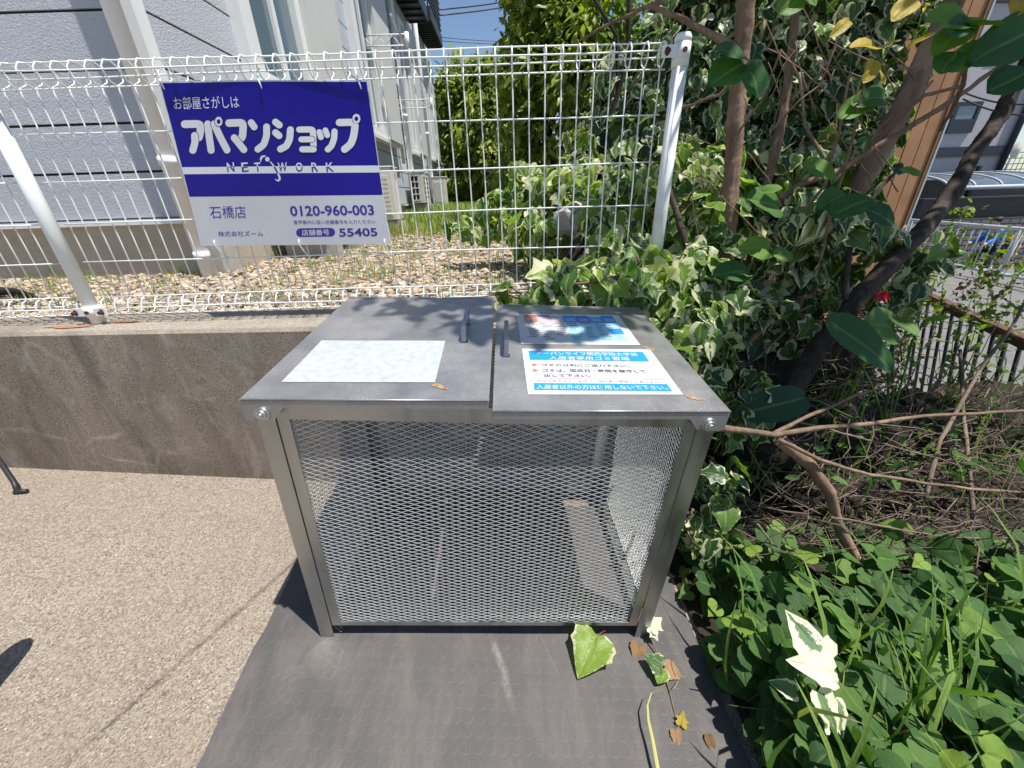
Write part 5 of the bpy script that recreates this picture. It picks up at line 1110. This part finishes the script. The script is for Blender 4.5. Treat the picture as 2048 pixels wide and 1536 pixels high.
mb.add([c + np.array([.2 * math.cos(a) * r, -.06 * (1 - r * r), .3 * math.sin(a) * r]) for r in (.35, .7, 1) for a in np.linspace(0, 6.283, 17)[:-1]] + [c + np.array([0, -.1, 0])], [(i, (i + 1) % 16, 48) for i in range(16)] + [(k_ * 16 + i, k_ * 16 + (i + 1) % 16, (k_ + 1) * 16 + (i + 1) % 16, (k_ + 1) * 16 + i) for k_ in range(2) for i in range(16)], 0, True); mb.build('dish', 'dish_cream', dsh)
mb = MB(); mb.tube([c + [0, .05, 0], c + [0, .1, -1.2]], .04, 6); mb.build('mast', 'rail_paint', dsh)
mf = thing('green_fence', 'green wire mesh fence beyond the grey apartment', 'fence', at_y(2040, 345, 19)); mb = MB(); a, b = at_y(1996, 310, 19.5), at_y(2100, 350, 19.5)
for x in np.arange(a[0], b[0] + 1, .22): mb.tube([(x, 19.5, a[2]), (x, 19.5, b[2] - .6)], .018, 4)
for z in np.arange(b[2] - .6, a[2] + .1, .22): mb.tube([(a[0], 19.5, z), (b[0] + 1, 19.5, z)], .018, 4)
mb.build('wire_panel', 'green_mesh', mf)
# pale pipe railing along the near road
gr = thing('pipe_railing', 'pale grey pipe railing with upright bars beside the lower street', 'railing', at_y(1900, 520, 8.8)); A0, A1 = at_y(1822, 440, 9.7), at_y(2048, 457, 7.2); dd = (A1 - A0) / np.linalg.norm(A1 - A0); A1 = A1 + dd * 2.5; zt_ = A0[2]; zb_ = -1.53
mb = MB(); mb.tube([(A0[0], A0[1], zt_), (A1[0], A1[1], zt_ - .03)], .033, 10); mb.tube([(A0[0], A0[1], zb_), (A1[0], A1[1], zb_ - .05)], .03, 10); mb.build('rail', 'rail_paint', gr)
n = int(np.linalg.norm(A1 - A0) / .16)
for i in range(n + 1):
    p = lerp(A0, A1, i / n); mb = MB(); mb.tube([(p[0], p[1], zb_ - .03), (p[0], p[1], zt_)], .012, 6); mb.build('bar', 'rail_paint', gr)
for i in (.02, .5, .98): p = lerp(A0, A1, i); mb = MB(); mb.tube([(p[0], p[1], -1.8), (p[0], p[1], zt_)], .03, 8); mb.build('post', 'rail_paint', gr)
# brown topped stair railing in the weeds
br = thing('brown_railing', 'low railing with a red brown flat top rail and black balusters in the weeds', 'railing', at_z(1960, 700, -1.5)); B0, B1 = at_z(1838, 583, -.80), at_z(2048, 680, -.80); dd = (B1 - B0) / np.linalg.norm(B1 - B0); B1 = B1 + dd * 1.0; sd = np.array([-dd[1], dd[0], 0])
mb = MB(); P = lambda t, s, z: lerp(B0, B1, t) + sd * s + np.array([0, 0, z]); mb.add([P(t, s, z) for t in (0, 1) for s, z in ((-.03, 0), (.03, 0), (.03, .02), (-.03, .02))], [(0, 1, 2, 3), (7, 6, 5, 4), (0, 1, 5, 4), (1, 2, 6, 5), (2, 3, 7, 6), (3, 0, 4, 7)]); mb.build('top_rail', 'rail_brown', br, bevel=.004)
mb = MB(); mb.add([P(t, s, z) for t in (0, 1) for s, z in ((-.022, -.04), (.022, -.04), (.022, -.003), (-.022, -.003))], [(0, 1, 2, 3), (7, 6, 5, 4), (0, 1, 5, 4), (1, 2, 6, 5), (2, 3, 7, 6), (3, 0, 4, 7)]); mb.build('under_rail', 'black_metal', br)
n = int(np.linalg.norm(B1 - B0) / .125)
for i in range(n + 1): p = lerp(B0, B1, (i + .5) / (n + 1)); mb = MB(); mb.tube([p + [.24, 0, -.85], p + [.011, 0, -.041]], .0105, 8); mb.build('baluster', 'black_metal', br)
# striped bollards
for i, (px, py, Y, lab) in enumerate(((1998, 520, 11.8, 'yellow and black striped bollard right behind the cyclist'), (2020, 524, 11.2, 'yellow and black striped bollard one step farther right of the cyclist'))):
    p = at_y(px, py, Y); z0 = p[2] - .25; t = thing('bollard', lab, 'bollard', (p[0], p[1], z0), 'striped bollards on the lower street'); mb = MB()
    for j in range(9): mb.tube([(p[0], p[1], z0 + j * .1), (p[0], p[1], z0 + j * .1 + .0995)], .06, 10, j % 2)
    mb.build('tube', ['hazard_yellow', 'black_metal'], t); mb = MB(); mb.tube([(p[0], p[1], z0 + .9), (p[0], p[1], z0 + .94)], [.065, .04], 10); mb.build('cap', 'hazard_yellow', t)
# overhead wires
for i, (a, b, lab) in enumerate((((872, 20, 22), (1100, -18, 30), 'upper of the two black cables leaving the balcony corner'), ((876, 31, 22), (1100, -8, 30), 'lower of the two black cables leaving the balcony corner'), ((884, 75, 38), (1100, 82, 40), 'upper of the two thin wires in the sky left of the tall tree'), ((884, 82, 38), (1100, 86, 40), 'lower of the two thin wires in the sky left of the tall tree'),
                             ((1920, 182, 13), (2100, 208, 11), 'upper dark cable passing in front of the grey apartment'), ((1926, 198, 13), (2100, 232, 11), 'lower dark cable passing in front of the grey apartment'))):
    p, q = at_y(*a), at_y(*b); mb = MB(); Q = [lerp(p, q, t) - np.array([0, 0, .12 * math.sin(math.pi * t)]) for t in np.linspace(0, 1, 12)]; mb.tube(Q, .028 if i < 2 else .022, 6); tag(mb.build('power_line', 'black_metal'), lab, 'cable', 'overhead cables')

# ------------------------------------------------------------------ bicycles
plain('tyre_rubber', (.02, .02, .02), .8, .2, 30); plain('bike_paint', (.03, .035, .05), .35, .1); plain('chrome', (.6, .6, .62), .25, .05, 9, 1.0); plain('saddle_black', (.025, .025, .025), .6)
def bicycle(label, R, frontc, head, lean, foot=None, base=None):
    """frontc: ground contact of the front wheel; head: heading; lean: sideways tilt per metre of height"""
    h = np.array([*head, 0.0]); h /= np.linalg.norm(h); sd = np.array([-h[1], h[0], 0]); upv = np.array([0, 0, 1.0]) + sd * lean
    W = lambda s, u, l=0.0: np.array(frontc) + h * s + upv * u + sd * l
    t = thing('bicycle', label, 'bicycle', frontc, 'bicycles parked at the left')
    for s in (0, -1.05):
        wl_ = MB(); wl_.tube([W(s + (R - .02) * math.cos(a), R + (R - .02) * math.sin(a)) for a in np.linspace(0, 2 * math.pi, 41)[:-1]], .021, 10, 0, True); wo = wl_.build('wheel', 'tyre_rubber', t)
        m = MB(); m.tube([W(s + (R - .05) * math.cos(a), R + (R - .05) * math.sin(a)) for a in np.linspace(0, 2 * math.pi, 37)[:-1]], .009, 6, 0, True); m.build('rim', 'chrome', wo)
        m = MB()
        for i in range(24): a = 2 * math.pi * i / 24; m.tube([W(s, R, .03 * (-1) ** i), W(s + (R - .05) * math.cos(a + .2 * (-1) ** (i // 2)), R + (R - .05) * math.sin(a + .2 * (-1) ** (i // 2)))], .0011, 4)
        m.tube([W(s, R, -.05), W(s, R, .05)], .02, 8); m.build('spokes', 'chrome', wo)
    fr = MB(); bb = (-.62, R - .04)
    for a, b in (((-.16, R + .45), (bb[0], bb[1])), ((-.14, R + .38), (-.66, R + .12)), (bb, (-.80, R + .48)), (bb, (-1.05, R)), ((-.76, R + .38), (-1.05, R))): fr.tube([W(*a), W(*b)], .016, 8)
    fr.tube([W(-.12, R + .32), W(-.19, R + .58)], .018, 8); fr.tube([W(-.12, R + .32, .05), W(0, R, .055)], .011, 8); fr.tube([W(-.12, R + .32, -.05), W(0, R, -.055)], .011, 8); fr.build('frame', 'bike_paint', t)
    m = MB(); m.tube([W(-.20, R + .62)] + [W(-.22 - .1 * abs(q), R + .66 + .04 * abs(q), .28 * q) for q in (0, .5, 1)], .011, 8); m.tube([W(-.22 - .1 * abs(q), R + .66 + .04 * abs(q), -.28 * q) for q in (0, .5, 1)], .011, 8); m.build('handlebar', 'chrome', t)
    m = MB(); m.tube([W(-.72, R + .53), W(-.80, R + .56), W(-.92, R + .57)], [.025, .06, .085], 10); m.build('saddle', 'saddle_black', t)
    m = MB(); m.tube([W(bb[0], bb[1], -.06), W(bb[0], bb[1], .06)], .05, 12); m.tube([W(bb[0], bb[1], .07), W(bb[0] + .1, bb[1] - .13, .07)], .009, 6); m.tube([W(bb[0], bb[1], -.07), W(bb[0] - .1, bb[1] + .13, -.07)], .009, 6); m.build('crank', 'chrome', t)
    if foot is not None:
        m = MB(); p0 = W(-.72, R - .05, 0); f_ = np.array(foot) + np.array([0, 0, .006]); m.tube([p0, lerp(p0, f_, .9), f_ - np.array([.012, 0, 0])], .0085, 8); m.tube([f_ - np.array([.02, 0, -.002]), f_ + np.array([.022, .004, .004])], [.011, .007], 8); m.build('kickstand', 'black_metal', t)
    return t
def gp(x, y): return (x, y, gz(x, y))
bicycle('bicycle whose front wheel throws a curved shadow at the left edge of the pavement', .33, gp(-1.2585, .2628), (-.078, .997), -.192)
fk = on_ground(44, 987)
bb_ = bicycle('bicycle with a black kickstand foot resting on the pavement by the concrete wall', .33, gp(fk[0] - .33, fk[1] - .42), (.2, -1.0), .10, fk)

# ------------------------------------------------------------------ cyclist on the lower street
plain('jacket_blue', (.01, .11, .42), .6, .2, 20, bump=.4, bscale=30); plain('trouser_dark', (.02, .024, .04), .8); plain('skin', (.50, .32, .24), .5, .05); plain('hair_black', (.015, .013, .012), .6)
cy0 = at_y(1952, 545, 11.6); cz = cy0[2] - .22
cb = bicycle('bicycle ridden by the person in the blue jacket', .32, (cy0[0] - .55, cy0[1], cz), (-1.0, .06), 0.0)
cb['group'] = 'bicycle on the lower street'
pr = thing('person', 'person in a bright blue jacket riding a bicycle leftward behind the pale railing', 'person', (cy0[0] + .2, cy0[1], cz)); X0 = np.array([cy0[0] + .2, cy0[1], cz])
def skin_body(name, joints, edges, rad, material, parent, root=0):
    me = bpy.data.meshes.new(name); org = np.array(world_loc(parent)); me.from_pydata([tuple(np.array(j) + X0 - org) for j in joints], edges, []); o = bpy.data.objects.new(name, me); C.collection.objects.link(o); o.parent = parent
    sk = o.modifiers.new('skin', 'SKIN'); 
    for v, r in zip(me.skin_vertices[0].data, rad): v.radius = (r, r)
    me.skin_vertices[0].data[root].use_root = True; sb = o.modifiers.new('sub', 'SUBSURF'); sb.levels = 2; sb.render_levels = 2; me.materials.append(M[material]); return o
J = [(.0, 0, .92), (-.10, 0, 1.15), (-.22, 0, 1.38), (-.28, 0, 1.50), (-.33, 0, 1.62), (-.35, 0, 1.72),
     (-.20, .14, 1.36), (-.34, .16, 1.14), (-.56, .19, 1.05), (-.64, .2, 1.03), (-.20, -.14, 1.36), (-.34, -.16, 1.14), (-.56, -.19, 1.05), (-.64, -.2, 1.03),
     (-.02, .10, .88), (-.34, .11, .70), (-.22, .11, .32), (-.34, .11, .26), (-.02, -.10, .88), (-.22, -.11, .52), (-.06, -.11, .20), (-.18, -.11, .13)]
Ed = [(0, 1), (1, 2), (2, 3), (3, 4), (4, 5), (2, 6), (6, 7), (7, 8), (8, 9), (2, 10), (10, 11), (11, 12), (12, 13), (0, 14), (14, 15), (15, 16), (16, 17), (0, 18), (18, 19), (19, 20), (20, 21)]
Rd = [.15, .15, .16, .06, .09, .08, .07, .055, .04, .035, .07, .055, .04, .035, .10, .075, .05, .04, .10, .075, .05, .04]
skin_body('body', J, Ed, Rd, 'skin', pr)
skin_body('jacket', [J[0], J[1], J[2], J[6], J[7], J[8], J[10], J[11], J[12]], [(0, 1), (1, 2), (2, 3), (3, 4), (4, 5), (2, 6), (6, 7), (7, 8)], [.18, .185, .185, .09, .075, .055, .09, .075, .055], 'jacket_blue', pr)
skin_body('trousers', [(0, 0, .90), J[14], J[15], J[16], J[18], J[19], J[20]], [(0, 1), (1, 2), (2, 3), (0, 4), (4, 5), (5, 6)], [.165, .115, .09, .065, .115, .09, .065], 'trouser_dark', pr)
skin_body('hair', [(-.28, 0, 1.60), (-.31, 0, 1.70), (-.33, 0, 1.76)], [(0, 1), (1, 2)], [.10, .125, .09], 'hair_black', pr)

# ------------------------------------------------------------------ small things on the mat and in the plants
def leaf_thing(label, parts, stem=None, name='ivy_leaf', cat='leaf', group=None):
    """parts: (px, py, height above the mat at stalk, tip px, tip py, tip height, material, shape, width, curl, droop, rnd)"""
    b = on_ground(parts[0][0], parts[0][1], .0); t = thing(name, label, cat, b, group)
    for (px, py, h0, qx, qy, h1, m_, kd, wd, cu, dr, rn) in parts:
        P = on_ground(px, py, h0); Q = on_ground(qx, qy, h1); d = Q - P; L = Leaves(); L.add(kd, P, UP + TOCAM * .25, d, float(np.linalg.norm(d)) * 1.02, cu, dr, [rn], wd, .05); L.build('leaf_blade', m_, t)
    if stem: 
        mb = MB(); Q = [on_ground(*s) for s in stem[0]]; mb.tube(Q, taper(len(Q), stem[1], stem[2]), 6); mb.build('stem', stem[3], t)
    return t
leaf_thing('large bright green cream edged ivy leaf above the mat before the bin', [(1193, 1272, .050, 1157, 1354, .030, 'ivy_bright', 'ivy', 1.12, .22, .25, .84)], ([(1218, 1258, .01), (1205, 1264, .035), (1192, 1272, .05)], .0016, .0014, 'red_stem'))
leaf_thing('curled brown dead leaf under the right front leg of the bin', [(1277, 1290, .012, 1268, 1324, .006, 'dry_leaf', 'ivy', .95, .7, .3, .35)], None, 'dry_leaf', 'leaf')
leaf_thing('white edged ivy runner lying on the mat beside the right front leg', [(1300, 1255, .05, 1325, 1233, .06, 'ivy_white', 'ivy_lobed', .9, .2, .2, .4), (1302, 1256, .05, 1318, 1283, .035, 'ivy_white', 'ivy_lobed', .9, .2, .3, .7), (1323, 1335, .035, 1290, 1309, .05, 'ivy_bright', 'ivy', 1.2, .2, .3, .14), (1325, 1338, .03, 1316, 1366, .03, 'ivy_bright', 'ivy_oval', 1.3, .25, .2, .69), (1330, 1335, .02, 1369, 1357, .012, 'dry_leaf', 'ivy', .9, .5, .3, .95), (1362, 1450, .015, 1368, 1422, .03, 'yellow_leaf', 'ivy_lobed', .9, .3, .2, .3), (1350, 1462, .01, 1356, 1500, .006, 'dry_leaf', 'ivy', .8, .5, .3, .7)],
           ([(1296, 1262, .04), (1312, 1300, .02), (1330, 1352, .014), (1340, 1385, .01), (1350, 1430, .008), (1352, 1455, .008)], .0026, .0016, 'twig_brown'), 'ivy_runner', 'ivy')
leaf_thing('dark brown withered leaf lying in shade near the right edge of the mat', [(1415, 1468, .012, 1428, 1508, .006, 'dry_leaf', 'ivy_oval', .8, .6, .3, .05)], None, 'dry_leaf', 'leaf')
gb = thing('grass_blade', 'one long arching yellow green grass blade bent over the mat', 'grass', on_ground(1310, 1536)); mb = MB(); K = [(1357, 1362, .02), (1347, 1378, .035), (1325, 1378, .05), (1303, 1385, .055), (1295, 1410, .055), (1297, 1440, .05), (1306, 1480, .045), (1313, 1520, .04), (1322, 1570, .03)]; Q = [on_ground(*k_) for k_ in K]; wds = [.0012, .0014, .0016, .0018, .0022, .0028, .0034, .0038, .004]
for i in range(len(Q) - 1):
    for s in (-1, 1):
        sx = lambda j, s: Q[j] + np.array([1, .1, -.25 * s]) * wds[j] * s
        mb.add([Q[i], Q[i + 1], sx(i + 1, s), sx(i, s)], [(0, 1, 2, 3)], 0, True)
mb.build('blade', mat('straw', (.36, .36, .09), .5), gb)
ws = thing('white_ivy_sprig', 'nearly white ivy sprig standing out among the green ground cover', 'ivy', on_ground(1650, 1400)); L = Leaves()
for (px, py, h, qx, qy, h1, wd, rn) in ((1642, 1314, .30, 1573, 1216, .33, .95, .1), (1664, 1345, .30, 1576, 1318, .31, .8, .4), (1650, 1342, .29, 1662, 1388, .27, 1.2, .6), (1636, 1384, .27, 1684, 1476, .23, .75, .5), (1668, 1400, .26, 1690, 1482, .22, .62, .9), (1592, 1385, .22, 1536, 1360, .22, .8, .3), (1610, 1420, .20, 1560, 1395, .20, .8, .2), (1648, 1440, .19, 1625, 1470, .18, .9, .2)):
    P, Q = on_ground(px, py, h), on_ground(qx, qy, h1); L.add('ivy', P, UP + TOCAM * .6 + rng.normal(size=3) * .1, Q - P, float(np.linalg.norm(Q - P)), .25, .2, [rn], wd, .05)
L.build('leaves', 'ivy_white_var', ws); mb = MB(); mb.tube([on_ground(*s) for s in ((1630, 1300, .30), (1655, 1345, .28), (1650, 1390, .24), (1640, 1440, .08), (1640, 1470, .02))], .002, 6); mb.build('stem', 'twig_brown', ws)
ar = thing('arum_plant', 'plant with large smooth arrow shaped leaves between the trunks and the railing', 'plant', at_y(1800, 800, 1.25)); L = Leaves(); mb = MB()
for (px, py, Y, qx, qy, Y2, wd, rn) in ((1652, 636, 1.26, 1812, 738, 1.12, .62, .35), (1615, 795, 1.08, 1482, 826, 1.02, .6, .0), (1790, 660, 1.3, 1745, 640, 1.25, 1.2, .7), (1785, 635, 1.32, 1840, 665, 1.22, .9, .75), (1850, 640, 1.3, 1900, 632, 1.25, .55, .9)):
    P, Q = at_y(px, py, Y), at_y(qx, qy, Y2); L.add('oblong', P, UP * .5 + TOCAM * .8, Q - P, float(np.linalg.norm(Q - P)), .25, .25, [rn], wd, .03); mb.tube(wob(at_y(1790, 820, 1.2) - [0, 0, .1], P, 6, .04), .004, 5)
L.build('leaves', 'broad_leaf', ar); mb.build('stems', 'grass_blade', ar)
fl = thing('flower_bud', 'small crimson flower bud hanging in the shade left of the brown railing', 'flower', at_y(1765, 580, 1.35)); L = Leaves(); plain('crimson', (.55, .015, .05), .45, .2)
for a in range(5): L.add('small', at_y(1770, 582, 1.35), [math.cos(a * 1.25), math.sin(a * 1.25), .2], [math.cos(a * 1.25) * .3 - .1, math.sin(a * 1.25) * .3, -1], .042, .5, -.3, None, 1.2)
L.build('petals', 'crimson', fl); mb = MB(); mb.tube(wob(at_y(1772, 580, 1.35), at_y(1800, 520, 1.4), 5, .05), .002, 5); mb.build('stem', 'red_stem', fl)
# roadside weeds, rock and log
L = Leaves(); L3 = Leaves(); mb = MB()
for px, py, Y, hh in [(1905, 470, 1.9, .32), (1925, 425, 1.9, .4), (1990, 560, 1.6, .2), (1960, 610, 1.6, .22), (2000, 470, 1.9, .35), (1890, 520, 2.0, .3), (1860, 545, 1.9, .28), (2030, 620, 1.5, .25), (1910, 740, 1.4, .2), (1890, 610, 1.6, .2), (1960, 520, 1.7, .3), (2040, 540, 1.6, .3), (1830, 560, 1.9, .25), (1845, 505, 1.9, .3), (1810, 600, 1.7, .2)]:
    T_ = at_y(px, py, Y); Q = wob(T_ - np.array([rng.normal() * .06, .05, hh + .25]), T_, 9, .05); mb.tube(Q, taper(9, .0025, .001), 4)
    k = 34; P = Q[-1] + rng.normal(size=(k, 3)) * [.035, .035, .028]; L.add('lance', P, nrmz(UP + rng.normal(size=(k, 3)) * .5), rdir(k) + [0, 0, -.2], rng.uniform(.012, .032, k), .2, .4, rng.uniform(.2, 1, k), 1.7)
    k = 26; P = Q[rng.integers(2, 9, k)] + rng.normal(size=(k, 3)) * .02; L.add('lance', P, nrmz(UP + rng.normal(size=(k, 3)) * .5), rdir(k), rng.uniform(.02, .05, k), .2, .4, rng.uniform(0, .9, k), 1.3)
for px, py in ((1930, 560), (1925, 580), (1915, 592), (1945, 570), (1995, 580), (2005, 568), (1950, 555)):
    k = 9; L3.add('small', at_y(px, py, 1.5) + rng.normal(size=(k, 3)) * .018, rdir(k), rdir(k) + [0, 0, -1], rng.uniform(.012, .028, k), .5, .6, rng.uniform(0, .6, k))
tag(L.build('roadside_weeds', 'weed_leaf'), kind='stuff'); tag(mb.build('weed_stems', 'twig_brown'), kind='stuff'); tag(L3.build('withered_leaves', 'dry_leaf'), kind='stuff')
rk = stones('rock', np.array([at_y(1150, 440, 2.05)]), np.array([.26])); rk.data.materials[0] = M['concrete_block']; tag(rk, 'grey rock half hidden by ivy behind the wire fence', 'rock')
mb = MB(); Q = px_path([(1180, 470, 1.95), (1140, 510, 1.9), (1105, 560, 1.8), (1090, 600, 1.7)], amp=.01); mb.tube(Q, taper(len(Q), .035, .03), 10); tag(mb.build('log', 'bark_dark'), 'dark barked log leaning behind the fence in the ivy', 'log')

# ------------------------------------------------------------------ raise everything to its height above the pavement
for o in C.objects:
    if o.parent is None and o.type not in {'CAMERA', 'LIGHT'}: o.location.z += LIFT
